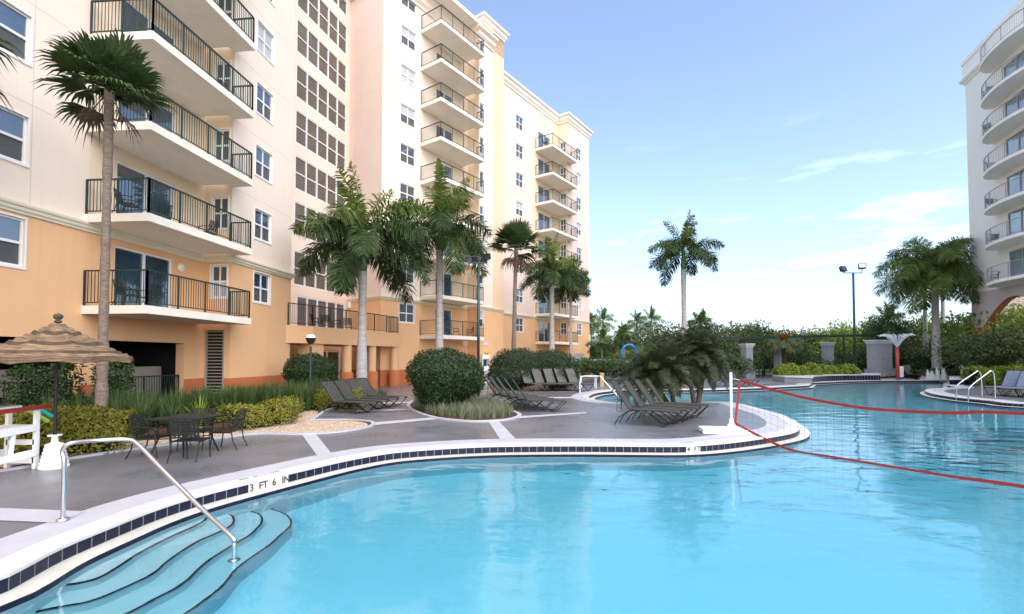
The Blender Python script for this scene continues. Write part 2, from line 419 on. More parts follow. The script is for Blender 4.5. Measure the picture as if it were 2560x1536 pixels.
coping_words((1707,1114),(1756,1112), 'NO DIVING', 'small faint NO DIVING letters on the coping above the 4 FT tile', .07)
# pool steps: lobed treads with navy nosing
def GR(u, v, z):
    p = G(u, v, WZ); d = ray(u, v).normalized(); h = Vector((d.x, d.y, 0)); s = h.length/1.33; c = math.sqrt(1-s*s)
    q = p + h.normalized()*(s/c*(WZ-z)); q.z = z; return q
zoomp = lambda L_, z: [GR(x*.3073, 1080+y*.3073, z) for x, y in L_]
step_lines = [
 ([(300,1330),(465,1255),(620,1235),(800,1190),(950,1110),(1150,980),(1400,850),(1600,760),(1680,710),(1670,672),(1600,655)], -.38),
 ([(60,1520),(250,1475),(500,1425),(740,1380),(970,1290),(1240,1160),(1400,1030),(1600,900),(1820,800),(1905,740),(1895,680),(1790,640)], -.56),
 ([(700,1600),(1030,1484),(1250,1370),(1500,1230),(1700,1050),(1920,910),(2050,830),(2140,730),(2100,660),(1960,625)], -.74),
 ([(1250,1640),(1510,1484),(1800,1270),(1950,1100),(2200,920),(2330,800),(2378,745),(2330,670),(2170,610)], -.92)]
for k, (ln, z) in enumerate(step_lines):
    pts = catmull(zoomp(ln, z), 6, False)
    e0 = nearest(EDGE, Vector((pts[0].x, pts[0].y, 0))); e1 = nearest(EDGE, Vector((pts[-1].x, pts[-1].y, 0)))
    if k >= 2: e0 = nearest(EDGE, Vector((-4.3, 2.0, 0)))
    OE = IN(EDGE, -.05)
    rng = range(e1, e0-1, -1) if e1 > e0 else range(e1, e0+1)
    poly = [Vector((p.x,p.y,0)) for p in pts] + [OE[i] for i in rng]
    mb = MB(); mb.poly(poly, z); n = len(pts)
    for a, b in zip(pts[:-1], pts[1:]):
        mb.quad((a.x,a.y,z),(b.x,b.y,z),(b.x,b.y,FZ),(a.x,a.y,FZ))
    mb.cm = 1
    ins = offset(pts, .028, False); ins2 = offset(pts, -.028, False)
    cx = sum(p.x for p in poly)/len(poly); 
    I = ins if abs(ins[n//2].x-cx) < abs(ins2[n//2].x-cx) else ins2
    for i in range(n-1):
        if i % 2 == 0 or True:
            a, b = pts[i], pts[i+1]; a2, b2 = I[i], I[i+1]
            mb.quad((a.x,a.y,z+.004),(b.x,b.y,z+.004),(b2.x,b2.y,z+.004),(a2.x,a2.y,z+.004))
            mb.quad((a.x,a.y,z+.004),(b.x,b.y,z+.004),(b.x,b.y,z-.03),(a.x,a.y,z-.03))
    o = mb.build('pool_step', [M['plaster'], M['navy']]); o["kind"] = 'structure'
# painted strips, beds
def strip(px, name='deck_strip', m='band', z=.008):
    mb = MB(); mb.poly([G(*p) for p in px], z); o = mb.build(name, M[m]); o["kind"] = 'structure'; return o
strip([(753,1086),(789,1085),(835,1143),(800,1150)])
strip([(1221,1055),(1247,1054),(1289,1098),(1250,1099)])
strip([(934,1057),(934,1064),(1095,1049),(1087,1044)])
strip([(893,1030),(894,1026),(1027,1022.5),(1030,1026)])
strip([(1291,1047),(1291,1042),(1466,1031),(1466,1034.5)])
strip([(1330,981),(1330,978.5),(1440,978),(1440,980)])
strip([(1372,997),(1372,993.5),(1440,993),(1440,996.5)])
strip([(-160,1270),(-160,1297),(150,1309),(215,1280),(0,1272)])
strip([(955,999),(962,996),(1010,993),(1012,996)]); strip([(951,1010),(958,1007),(1024,1005),(1024,1008)])
def bed(px, z=.006, edge=.10, mname='mulch', name='planting_bed'):
    P = [G(*p) for p in px]
    if area(P) < 0: P = P[::-1]
    mb = MB(); mb.poly(P, z); o = mb.build(name, M[mname]); o["kind"] = 'structure'
    if edge:
        O = offset(P, edge); e = MB(); ring(e, O, .003, O, .05); ring(e, O, .05, P, .05); ring(e, P, .05, P, .003)
        o = e.build('bed_edging', M['band']); o["kind"] = 'structure'
    return P
front = [(-260,1200),(0,1179.5),(172,1149),(338,1124),(522,1099.6),(645,1086),(750,1087),(841,1082),(905,1072),(928,1064),(918,1056),(867,1052),(802,1052),(776,1053),(805,1031),(851,1014),(905,1008),(955,1002),(962,996),(930,982)]
P = [G(*p) for p in front] + [Vector((-9.8,29,0)), Vector((-13.0,19.1,0)), Vector((-14.3,8,0)), Vector((-14.8,4,0))]
def clip_smooth(P, a, b):
    return P[:a] + catmull(P[a:b], 4, False) + P[b:]
BEDL = clip_smooth(P, 0, 13)
mb = MB(); mb.poly(BEDL, .006); o = mb.build('planting_bed', M['mulch']); o["kind"] = 'structure'
BB = BEDL if area(BEDL) > 0 else BEDL[::-1]
O = offset(BB, .10); e = MB(); ring(e, O, .003, O, .045); ring(e, O, .045, BB, .045); ring(e, BB, .045, BB, .003); o = e.build('bed_edging', M['band']); o["kind"] = 'structure'
# gravel apron inside the bed
gr = [(-160,1188),(0,1171),(172,1143),(338,1119),(522,1096),(645,1083),(750,1084),(841,1079),(900,1070),(920,1063),(905,1057),(867,1053),(802,1053),(778,1052),(795,1030),(740,1026),(700,1042),(650,1062),(560,1078),(420,1095),(300,1110),(172,1130),(0,1158),(-160,1175)]
mb = MB(); mb.poly(catmull([G(*p) for p in gr], 3), .012); o = mb.build('gravel', M['gravel']); o["kind"] = 'structure'
BEDC = catmull([G(*p) for p in [(1026,1012),(1036,1027),(1087,1045),(1150,1053),(1203,1055),(1262,1051),(1290,1044),(1290,1036),(1255,1022),(1225,1010),(1180,1002),(1100,996),(1050,1000)]], 4)
if area(BEDC) < 0: BEDC = BEDC[::-1]
mb = MB(); mb.poly(BEDC, .006); o = mb.build('planting_bed', M['mulch']); o["kind"] = 'structure'
O = offset(BEDC, .13); e = MB(); ring(e, O, .003, O, .05); ring(e, O, .05, BEDC, .05); ring(e, BEDC, .05, BEDC, .003); o = e.build('bed_edging', M['band']); o["kind"] = 'structure'
# ================================================================ buildings
SF = 2.8; F1 = HC + 1.32 + .25          # first raised floor level (top of slab)
def floor(k): return F1 + SF*(k-1)
ZPL = HC-.84; ZC0 = HC+3.86; ZC1 = HC+4.12
class Fac:
    """vertical wall plane: origin (x,y), unit direction d (away from camera), outward normal n (right of travel)"""
    def __init__(s, a, b):
        s.a = Vector((a[0],a[1],0)); s.b = Vector((b[0],b[1],0)); s.L = (s.b-s.a).length
        s.d = (s.b-s.a)/s.L; s.n = Vector((s.d.y, -s.d.x, 0))
    def P(s, t, z, o=0.0): return Vector((s.a.x+s.d.x*t+s.n.x*o, s.a.y+s.d.y*t+s.n.y*o, z))
    def tz(s, u, v, o=0.0):
        r = ray(u, v); c = Vector((0,0,HC)); A = s.a + s.n*o
        k = ((A-c).dot(s.n))/r.dot(s.n); p = c+r*k
        return (p-A).dot(s.d), p.z
def wall(fac, z0, z1, holes, bands, parent, name='wall', reveal=.14, t0=0.0, t1=None):
    """bands: list of (ztop, matindex)"""
    t1 = fac.L if t1 is None else t1
    mats = [M['terra'], M['orange'], M['cream'], M['butter'], M['peach'], M['pinkcream']]
    zs = sorted(set([z0, z1] + [b[0] for b in bands if z0 < b[0] < z1] + [h[2] for h in holes] + [h[3] for h in holes]))
    ts = sorted(set([t0, t1] + [h[0] for h in holes] + [h[1] for h in holes]))
    zs = [z for z in zs if z0 <= z <= z1]; ts = [t for t in ts if t0 <= t <= t1]
    mb = MB()
    def mi(z):
        for zt, m in bands:
            if z < zt: return m
        return bands[-1][1]
    for i in range(len(ts)-1):
        for j in range(len(zs)-1):
            tc, zc = (ts[i]+ts[i+1])/2, (zs[j]+zs[j+1])/2
            if any(h[0] < tc < h[1] and h[2] < zc < h[3] for h in holes): continue
            mb.cm = mi(zc)
            mb.quad(fac.P(ts[i],zs[j]), fac.P(ts[i+1],zs[j]), fac.P(ts[i+1],zs[j+1]), fac.P(ts[i],zs[j+1]))
    for h in holes:
        a, b, c, d = h[:4]; r = -(h[4] if len(h) > 4 else reveal); mb.cm = mi((c+d)/2)
        for q in ((a,c,b,c),(b,c,b,d),(b,d,a,d),(a,d,a,c)):
            mb.quad(fac.P(q[0],q[1],0), fac.P(q[2],q[3],0), fac.P(q[2],q[3],r), fac.P(q[0],q[1],r))
    return mb.build(name, mats, parent)
def fbox(mb, fac, t0, t1, z0, z1, o0, o1):
    c = [fac.P(t0,z0,o0),fac.P(t1,z0,o0),fac.P(t1,z0,o1),fac.P(t0,z0,o1),fac.P(t0,z1,o0),fac.P(t1,z1,o0),fac.P(t1,z1,o1),fac.P(t0,z1,o1)]
    mb.add(c, [(0,3,2,1),(4,5,6,7),(0,1,5,4),(1,2,6,5),(2,3,7,6),(3,0,4,7)])
def window(fac, t0, t1, z0, z1, parent, style='sash', dep=.10, low='screen', up='glass'):
    f = MB(); w = .055; zm = (z0+z1)/2
    if up == 'glass': up = random.choice(['glass']*6+['curtain']+['screen'])
    if low == 'screen': low = random.choice(['screen']*6+['curtain'])
    fbox(f,fac,t0,t1,z0,z0+w,-dep,-dep+.06); fbox(f,fac,t0,t1,z1-w,z1,-dep,-dep+.06)
    fbox(f,fac,t0,t0+w,z0+w,z1-w,-dep,-dep+.06); fbox(f,fac,t1-w,t1,z0+w,z1-w,-dep,-dep+.06)
    fbox(f,fac,t0+w,t1-w,zm-.035,zm+.035,-dep,-dep+.055)
    if style in ('twin',):
        tm = (t0+t1)/2; fbox(f,fac,tm-.03,tm+.03,z0+w,zm-.035,-dep,-dep+.05); fbox(f,fac,tm-.03,tm+.03,zm+.035,z1-w,-dep,-dep+.05)
    # outer trim band standing proud of the stucco
    if style != 'plain':
        s = .03
        fbox(f,fac,t0-.05,t1+.05,z0-.07,z0-.002,-.01,s); fbox(f,fac,t0-.05,t1+.05,z1+.002,z1+.05,-.01,s)
        fbox(f,fac,t0-.05,t0-.002,z0-.002,z1+.002,-.01,s-.005); fbox(f,fac,t1+.002,t1+.05,z0-.002,z1+.002,-.01,s-.005)
    fo = f.build('window', M['frame'], parent)
    g = MB(); g.quad(fac.P(t0+w,zm+.035,-dep+.02),fac.P(t1-w,zm+.035,-dep+.02),fac.P(t1-w,z1-w,-dep+.02),fac.P(t0+w,z1-w,-dep+.02)); g.build('upper_pane', M[up], fo)
    g = MB(); g.quad(fac.P(t0+w,z0+w,-dep+.012),fac.P(t1-w,z0+w,-dep+.012),fac.P(t1-w,zm-.035,-dep+.012),fac.P(t0+w,zm-.035,-dep+.012)); g.build('lower_pane', M[low], fo)
    return fo
def slider(fac, t0, t1, z0, z1, parent, n=2, dep=.12, g1='glass'):
    f = MB(); w = .06
    fbox(f,fac,t0,t1,z1-w,z1,-dep,-dep+.08); fbox(f,fac,t0,t1,z0,z0+.05,-dep,-dep+.08)
    for k in range(n+1):
        tm = t0 + (t1-t0)*k/n; a = max(t0, tm-w*.6); b = min(t1, tm+w*.6)
        if k == 0: a, b = t0, t0+w
        if k == n: a, b = t1-w, t1
        fbox(f,fac,a,b,z0+.05,z1-w,-dep,-dep+.07)
    fo = f.build('sliding_door', M['frame'], parent)
    g = MB(); g.quad(fac.P(t0+w,z0+.05,-dep+.02),fac.P(t1-w,z0+.05,-dep+.02),fac.P(t1-w,z1-w,-dep+.02),fac.P(t0+w,z1-w,-dep+.02)); g.build('glass_pane', M[g1], fo)
    return fo
def railing(path, z, parent, name='railing', m='green', H=1.07, sp=.11, post=1.35, r=.008):
    mb = MB(); mb2 = mb
    for a, b in zip(path[:-1], path[1:]):
        a = Vector((a[0],a[1],z)); b = Vector((b[0],b[1],z)); Ls = (b-a).length; up = Vector((0,0,1))
        mb.beam(a+up*H, b+up*H, .055, .045); mb.beam(a+up*.10, b+up*.10, .03, .03)
        k = max(1, round(Ls/post))
        for i in range(k+1):
            p = a+(b-a)*i/k; mb.beam(p, p+up*(H+.0), .045)
        k = max(1, round(Ls/sp))
        for i in range(1, k):
            p = a+(b-a)*i/k; mb.beam(p+up*.10, p+up*(H-.01), r*2)
    return mb.build(name, M[m], parent)
# --- plan
def onL(c, u, k=.1):      # plane X=c+k*Y seen at pixel column u (horizon row)
    r = (u-1280)/FPX; Y = c/(r-k); return Vector((r*Y, Y, 0))
cA, cB = -14.52, -13.32; cM, cM2, cF, cF2 = -31.64, -30.16, -32.5, -31.02; kM = .725
dL = Vector((.1,1,0)).normalized(); nL_ = Vector((dL.y,-dL.x,0)); dM = Vector((kM,1,0)).normalized(); nM = Vector((dM.y,-dM.x,0))
B0 = onL(cB, 574); A1 = B0 - nL_*1.194; A0 = A1 - dL*30; B1 = onL(cB, 725)
Gl0 = Vector((-13.0, 28.6, 0)); M0 = onL(cM, 951, kM); Gl1 = M0 - nM*3.6
M2a = onL(cM2, 1196, kM); M1 = M2a - nM*1.20; M2b = onL(cM2, 1232, kM); T0 = M2b - nM*.22; T1 = T0 + dM*1.75; Fa = onL(cF, 1273, kM)
F2a = onL(cF2, 1421, kM); F1c = F2a - nM*1.2; F2b = onL(cF2, 1474, kM); Bk = F2b - nM*15
glB = B1 - nL_*3.2
plan = [A0, A1, B0, B1, glB, Gl1, M0, M1, M2a, M2b, T0, T1, Fa, F1c, F2a, F2b, Bk]
ZT = 29.0
bld = thing('apartment_building', 'long tall cream and orange apartment block with balconies behind the pool deck', 'building', (0,0,0))
fA = Fac(A0,A1); fAB = Fac(A1,B0); fB = Fac(B0,B1); fG = Fac(Gl0 - (Gl1-Gl0).normalized()*4, Gl1); fR = Fac(Gl1,M0)
fM = Fac(M0,M1); fMM = Fac(M1,M2a); fM2 = Fac(M2a,M2b); fT = Fac(T0,T1); fTt = Fac(T1, T1-nM*1.0)
fF = Fac(T1-nM*.7-dM*.0, F1c); fF = Fac(Fa - dM*3.0, F1c); fFF = Fac(F1c,F2a); fF2 = Fac(F2a,F2b); fE = Fac(F2b,Bk)
std = [(ZPL,0),(ZC0+.1,1),(99,2)]
rec = [(ZPL,0),(ZC0+.1,1),(99,3)]
HD = (.87, 2.17)
NL = 9
def winspan(fac, u0, u1):
    return fac.tz(u0, 894)[0], fac.tz(u1, 894)[0]
def corr(u, v):  # undo keystone so that columns read off the photo map to wall positions
    return u
# ----- A wall
tA0 = fA.tz(213, 894)[0]     # where the balconies begin
wz = [(floor(k)+HD[0], floor(k)+HD[1]) for k in range(1, NL+1)]
holes = []
a0, a1 = fA.tz(-95, 620)[0], fA.tz(60, 620)[0]
a00, a11 = a0-6.5, a0-4.5
for z0, z1 in wz: holes += [(a0,a1,z0,z1,.12), (a00,a11,z0,z1,.12)]
wl = holes[:]
op1 = (fA.tz(272,860)[0], fA.tz(461,860)[0], 0.05, 2.45, .35); opz = 2.45
op2 = (fA.tz(-60,860)[0], fA.tz(197,880)[0], 0.05, 2.45, .35)
d0, d1 = fA.tz(287,650)[0], fA.tz(431,700)[0]
wall(fA, 0, ZT, wl+[op2], std, bld, t1=tA0)
dh = [(d0,d1,floor(k)+.02,floor(k)+2.1,.14) for k in range(1,NL+1)]
wall(fA, 0, ZT, dh+[op1], rec, bld, t0=tA0)
for (t0,t1,z0,z1,_) in wl: window(fA,t0,t1,z0,z1,bld,'sash')
for h in dh: slider(fA,*h[:4],bld)
# parking interior with its shade put into near-black surfaces
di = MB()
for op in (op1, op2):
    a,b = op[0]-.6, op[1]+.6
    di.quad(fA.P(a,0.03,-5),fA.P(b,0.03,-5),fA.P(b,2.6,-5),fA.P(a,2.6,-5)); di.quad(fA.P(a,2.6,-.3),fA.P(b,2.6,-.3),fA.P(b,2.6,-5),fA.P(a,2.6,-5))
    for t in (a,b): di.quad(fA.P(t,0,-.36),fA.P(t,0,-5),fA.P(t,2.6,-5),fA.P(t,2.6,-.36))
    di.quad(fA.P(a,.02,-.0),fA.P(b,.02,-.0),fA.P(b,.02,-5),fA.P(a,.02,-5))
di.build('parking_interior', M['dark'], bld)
pf = MB()
for op in (op1,op2):
    t = op[0]-.4
    while t < op[1]+.3:
        fbox(pf,fA,t+.02,t+1.28,.03,1.55,-1.3,-1.26); fbox(pf,fA,t-.05,t+.02,.03,1.62,-1.31,-1.22); t += 1.3
pf.build('white_fence_panel', M['louver'], bld)
for op in (op1, op2):
    railing([fA.P(op[0]+.02,0,-.2), fA.P(op[1]-.02,0,-.2)], .02, bld, H=1.2, post=1.6)
# ----- A/B return wall: small windows + louver
r0, r1 = fAB.L*.28, fAB.L*.86
lv = (fAB.L*.12, fAB.L*.80)
hs = [(r0,r1,z0,z1,.12) for z0,z1 in wz]
wall(fAB, 0, ZT, hs+[(lv[0],lv[1],.05,3.0,.10)], rec, bld)
for h in hs: window(fAB,*h[:4],bld,'twin',up='screen')
lm = MB(); z = .08
while z < 2.98:
    a = fAB.P(lv[0],z,-.02); b = fAB.P(lv[1],z,-.02); lm.beam(a, b, .06, .035); z += .13
fbox(lm,fAB,lv[0],lv[0]+.05,.05,3.0,-.09,.02); fbox(lm,fAB,lv[1]-.05,lv[1],.05,3.0,-.09,.02)
lo_ = lm.build('louver', M['louver'], bld)
lm = MB(); fbox(lm,fAB,lv[0]+.05,lv[1]-.05,.05,3.0,-.10,-.07); lm.build('louver_shade_back', M['dark'], lo_)  # near-black sheet stands for the shade between the slats
# ----- B wall
b0, b1 = fB.tz(634, 719)[0], fB.tz(675, 719)[0]
hs = [(b0,b1,z0,z1,.12) for z0,z1 in wz]
wall(fB, 0, ZT, hs, std, bld)
for i,h in enumerate(hs): window(fB,*h[:4],bld,'twin',up='glass')
# ----- B end return & glazed stair wing
fBe = Fac(B1, glB); wall(fBe, 0, ZT, [], std, bld)
fBg = Fac(glB, fG.a); wall(fBg, 0, ZT, [], std, bld)
g0 = fG.tz(739, 300)[0]; g1 = fG.tz(866, 300)[0]
gh = []; gz = [(floor(2)-.02, floor(2)+2.05)] + [(floor(k)+.18, floor(k)+2.22) for k in range(3, NL+1)]
gh = [(g0,g1,a,b,.10) for a,b in gz]
e0, e1 = fG.tz(741,800)[0], fG.tz(862,800)[0]
gt = (e0,e1,F1+.02,F1+2.15,.10)
p0_, p1_ = fG.tz(745,930)[0], fG.tz(850,930)[0]
wall(fG, 0, ZT, gh+[gt,(p0_,p1_,.02,2.35,.10)], [(ZPL,0),(F1+.0,1),(99,2)], bld)
def glazing(fac, t0, t1, z0, z1, cols, rows, name='stair_window', gm='stair', dep=.09, w=.07):
    f = MB()
    for k in range(cols+1):
        t = t0+(t1-t0)*k/cols; a,b = (t0,t0+w) if k==0 else ((t1-w,t1) if k==cols else (t-w*.6,t+w*.6)); fbox(f,fac,a,b,z0,z1,-dep,-dep+.09)
    for k in range(rows+1):
        z = z0+(z1-z0)*k/rows; a,b = (z0,z0+w) if k==0 else ((z1-w,z1) if k==rows else (z-w*.5,z+w*.5)); fbox(f,fac,t0+.01,t1-.01,a,b,-dep,-dep+.07)
    fo = f.build(name, M['frame'], bld)
    g = MB(); g.quad(fac.P(t0,z0,-dep+.02),fac.P(t1,z0,-dep+.02),fac.P(t1,z1,-dep+.02),fac.P(t0,z1,-dep+.02)); g.build('tinted_pane', M[gm], fo)
for h in gh: glazing(fG, *h[:4], 5, 2)
glazing(fG, *gt[:4], 5, 1, 'terrace_door', 'glass'); glazing(fG, p0_, p1_, .02, 2.35, 3, 1, 'entrance_door', 'stair', w=.09)
wall(fR, 0, ZT, [], [(ZPL,0),(ZC0+.1,1),(99,5)], bld)
# ----- M wall
m0, m1 = fM.tz(1002,250)[0], fM.tz(1039,250)[0]
tm = fM.tz(1083, 300)[0]
hs = [(m0,m1,z0,z1,.12) for z0,z1 in wz]
wall(fM, 0, ZT-.8, hs, std, bld, t1=tm)
for i,h in enumerate(hs): window(fM,*h[:4],bld,'twin', up='curtain' if i in (6,7) else 'glass')
md0, md1 = fM.tz(1089,700)[0], fM.tz(1131,700)[0]
dh = [(md0,md1,floor(k)+.02,floor(k)+2.1,.14) for k in range(1,NL+1)]
wall(fM, 0, ZT-.8, dh, rec, bld, t0=tm)
for h in dh: slider(fM,*h[:4],bld)
wall(fMM, 0, ZT-.8, [], rec, bld)
w0, w1 = fM2.tz(1194,720)[0], fM2.tz(1209,720)[0]
w0 = max(w0,.12)
hs = [(w0,w1,z0,z1,.12) for z0,z1 in wz]
wall(fM2, 0, ZT-.8, hs, std, bld)
for h in hs: window(fM2,*h[:4],bld,'sash')
pb = [(ZPL,0),(ZC0+.1,1),(99,4)]
wall(Fac(M2b,T0), 0, 30.0, [], pb, bld); wall(fT, 0, 30.0, [], pb, bld, name='tower_wall'); wall(Fac(T1, T1-nM*1.6), 0, 30.0, [], pb, bld, name='tower_wall')
# the tower above the roof of the middle block
tw = MB(); tA = M2b - dM*1.0 - nM*.22; 
q = [tA, T1, T1-nM*6, tA-nM*6]
for i in range(4):
    a,b = q[i], q[(i+1)%4]; tw.quad((a.x,a.y,ZT-1.2),(b.x,b.y,ZT-1.2),(b.x,b.y,30.0),(a.x,a.y,30.0))
tw.poly(q, 30.0); tw.build('tower', M['peach'], bld)
# ----- F wall
f0, f1 = fF.tz(1290,450)[0], fF.tz(1308,450)[0]; tf = fF.tz(1333, 400)[0]
hs = [(f0,f1,z0,z1,.12) for z0,z1 in wz[:8]]
ZF = 28.0
wall(fF, 0, ZF, hs, [(ZPL,0),(ZC0+.1,1),(99,5)], bld, t1=tf)
for i,h in enumerate(hs): window(fF,*h[:4],bld,'twin', up='glass' if i%3 else 'screen')
fd0, fd1 = fF.tz(1346,450)[0], fF.tz(1376,450)[0]
dh = [(fd0,fd1,floor(k)+.02,floor(k)+2.1,.14) for k in range(1,9)]
wall(fF, 0, ZF, dh, rec, bld, t0=tf)
for h in dh: slider(fF,*h[:4],bld)
r0, r1 = fFF.L*.2, fFF.L*.8
hs = [(r0,r1,z0,z1,.12) for z0,z1 in wz[:8]]
wall(fFF, 0, ZF+.3, hs, rec, bld)
for h in hs: window(fFF,*h[:4],bld,'twin',up='screen')
w0, w1 = fF2.tz(1441,500)[0], fF2.tz(1453,500)[0]
hs = [(w0,w1,z0,z1,.12) for z0,z1 in wz[:8]]
gd = (fF2.tz(1434,900)[0], fF2.tz(1461,900)[0], .02, 2.3, .08)
wall(fF2, 0, ZF+.3, hs+[gd], [(ZPL,0),(ZC0+.1,1),(99,5)], bld)
for h in hs: window(fF2,*h[:4],bld,'twin')
g = MB(); fbox(g,fF2,gd[0],gd[1],.02,2.3,-.07,-.03); g.build('service_door', M['greypanel'], bld)
wall(fE, 0, ZF+.3, [], std, bld)
# roof slabs and back walls
def roof(P, z, name='roof'):
    mb = MB(); mb.poly(P, z); return mb.build(name, M['louver'], bld)
roof([A0,A1,B0,B1,glB,fG.a,Gl1,M0,M1,M2a,M2b,T0,T1,T1-nM*14,Vector((-34,36,0)),Vector((-34,-12,0))], ZT-.85)
roof([Fa-dM*3,F1c,F2a,F2b,Bk,Fa-dM*3-nM*14], ZF-.4)
bw = MB()
for a,b in ((Vector((-34,-12,0)),A0),(Vector((-34,36,0)),Vector((-34,-12,0))),(T1-nM*14,Vector((-34,36,0))),(Bk,Fa-dM*3-nM*14)):
    bw.quad((a.x,a.y,0),(b.x,b.y,0),(b.x,b.y,ZF),(a.x,a.y,ZF))
bw.build('back_wall', M['cream'], bld)
# cornices
def cornice(pts, z, prof, name='cornice', m='trim'):
    """prof: list of (offset, dz); runs along polyline with mitres"""
    P = [Vector((p.x,p.y,0)) for p in pts]; n = len(P); mb = MB(); rows = []
    for o, dz in prof:
        row = []
        for i in range(n):
            ns = []
            if i > 0: d = (P[i]-P[i-1]).normalized(); ns.append(Vector((d.y,-d.x,0)))
            if i < n-1: d = (P[i+1]-P[i]).normalized(); ns.append(Vector((d.y,-d.x,0)))
            b = sum(ns, Vector()).normalized(); k = 1/max(.35, b.dot(ns[0]))
            q = P[i]+b*o*k; row.append(Vector((q.x,q.y,z+dz)))
        rows.append(row)
    for r in range(len(rows)-1):
        for i in range(n-1): mb.quad(rows[r][i],rows[r][i+1],rows[r+1][i+1],rows[r+1][i])
    for i in (0, n-1):
        mb.add([r[i] for r in rows], [tuple(range(len(rows)))])
    return mb.build(name, M[m], bld)
belt = [(.001,0),(.05,.0),(.06,.06),(.10,.09),(.11,.17),(.15,.20),(.16,.27),(.001,.30)]
cornice([A0,A1,B0,B1,B1-nL_*.5], ZC0, belt); cornice([Gl1+(M0-Gl1)*.02,M0,M1,M2a,M2b,T0,T1], ZC0, [(a*.8,b*.8) for a,b in belt]); cornice([Fa-dM*2,F1c,F2a,F2b,Bk], ZC0, [(a*.8,b*.8) for a,b in belt])
top = [(.001,0),(.10,.0),(.12,.15),(.30,.35),(.34,.60),(.55,.75),(.55,.95),(-.3,.98)]
cornice([A0,A1,B0,B1,glB], ZT-.9, top, 'roof_cornice', 'cream'); cornice([Gl1+(M0-Gl1)*.05,M0,M1,M2a,M2b], ZT-1.6, top, 'roof_cornice', 'cream')
cornice([tA-nM*6,tA,T1,T1-nM*6], 29.3, [(a*.7,b*.8) for a,b in top], 'roof_cornice','slab')
cornice([Fa-dM*2.5,F1c,F2a,F2b,Bk], ZF-.7, [(a*.75,b*.9) for a,b in top], 'roof_cornice','slab')
# balconies
def balcony(fac, t0, t1, dep, z, parent, back=None, th=.25, m='green'):
    """slab with a slightly slanted left side, and its railing"""
    p = [fac.P(t0,0,0), fac.P(t0+.05,0,dep), fac.P(t1,0,dep), fac.P(t1,0,(back if back is not None else 0))]
    mb = MB(); pts = p+[fac.P(t1-.5, 0, (back or 0))]
    if back:
        pts = p[:3]+[fac.P(t1,0,back-.02), fac.P(t1-.32,0,back-.02), fac.P(t1-.32,0,-.02)]
    mb.prism([fac.P(t0,0,-.02)]+pts[1:3]+pts[3:] if back else [fac.P(t0,0,-.02),p[1],p[2],fac.P(t1,0,-.02)], z-th, z)
    bot = [fac.P(t0,0,-.02)]+pts[1:3]+pts[3:] if back else [fac.P(t0,0,-.02),p[1],p[2],fac.P(t1,0,-.02)]
    mb.poly(bot, z-th)
    o = mb.build('balcony', M['slab'], parent)
    i = .06; path = [fac.P(t0+i,0,.03), fac.P(t0+i+.05,0,dep-i), fac.P(t1-i,0,dep-i), fac.P(t1-i,0,(back or 0)+.03)]
    railing([(q.x,q.y) for q in path], z, o, m=m)
    return o
tb0 = fA.tz(214, 340)[0]; tb1 = fA.tz(627, 813, 2.1)[0]
for k in range(1, NL): balcony(fA, tb0, tb1, 2.12, floor(k), bld, back=1.2)
tm0 = fM.tz(1103, 130, 2.02)[0]-.05; tm1 = fM.tz(1212, 132, 2.02)[0]
for k in range(1, NL+1): balcony(fM, tm0, tm1, 2.02, floor(k), bld, back=1.21)
tf0 = fF.tz(1382, 340, 2.05)[0]-.05; tf1 = fF.tz(1444, 384, 2.05)[0]
for k in range(1, 9): balcony(fF, tf0, tf1, 2.05, floor(k), bld, back=1.21)
# roof slab over the top balcony of the middle block
mb = MB(); mb.prism([fM.P(tm0,0,-.02),fM.P(tm0,0,1.6),fM.P(tm1,0,1.6),fM.P(tm1,0,-.02)], floor(10)-.3, floor(10)); mb.poly([fM.P(tm0,0,-.02),fM.P(tm0,0,1.6),fM.P(tm1,0,1.6),fM.P(tm1,0,-.02)], floor(10)-.3); mb.build('balcony_roof', M['slab'], bld)
# entrance terrace with columns
fr0 = onL(0,0) if False else None
TA = onL(cB-.02, 712); TC = Vector((0,0,0)); r_ = (782-1280)/FPX; TC = Vector((r_*24.5,24.5,0)); TE = Vector(((997-1280)/FPX*31.9,31.9,0))
TW = TC + (TC-TA).normalized()*0
ftr = Fac(TC,TE)
mb = MB(); par = [TA, TC, TE, TE-ftr.n*1.2, fR.P(fR.L*.3,0,-.1), fG.P(0,0,-.1), TA-nL_*.3]
mb.prism(par, F1-.86, F1+.02); mb.poly(par, F1-.86); terr = mb.build('entrance_terrace', M['orange'], bld)
railing([(q.x,q.y) for q in [TA+Vector((.1,.1,0)), TC-ftr.n*.08+ftr.d*.05, TE-ftr.n*.08, TE-ftr.n*1.1]], F1+.02, terr)
for (u, w_) in ((867,.27),(930,.25),(986,.25)):
    t, _ = ftr.tz(u, 900, -.32); c = ftr.P(t,0,-.32)
    mb = MB(); mb.lathe([(w_,ZPL+.0),(w_,F1-.86)], (c.x,c.y,0), 28); mb.cm = 1
    mb.lathe([(.37,0),(.37,ZPL-.12),(.34,ZPL-.03),(w_-.01,ZPL+.02)], (c.x,c.y,0), 28)
    mb.build('column', [M['orange'], M['terra']], bld, smooth=True)
# square pier at the terrace corner
mb = MB(); c = TC + ftr.d*.5 - ftr.n*.45 
fbox(mb, ftr, .05,.95, ZPL,F1-.86, -1.0,-.15); mb.cm = 1; fbox(mb, ftr, .02,.98, 0,ZPL, -1.03,-.12); mb.build('pier', [M['orange'],M['terra']], bld)
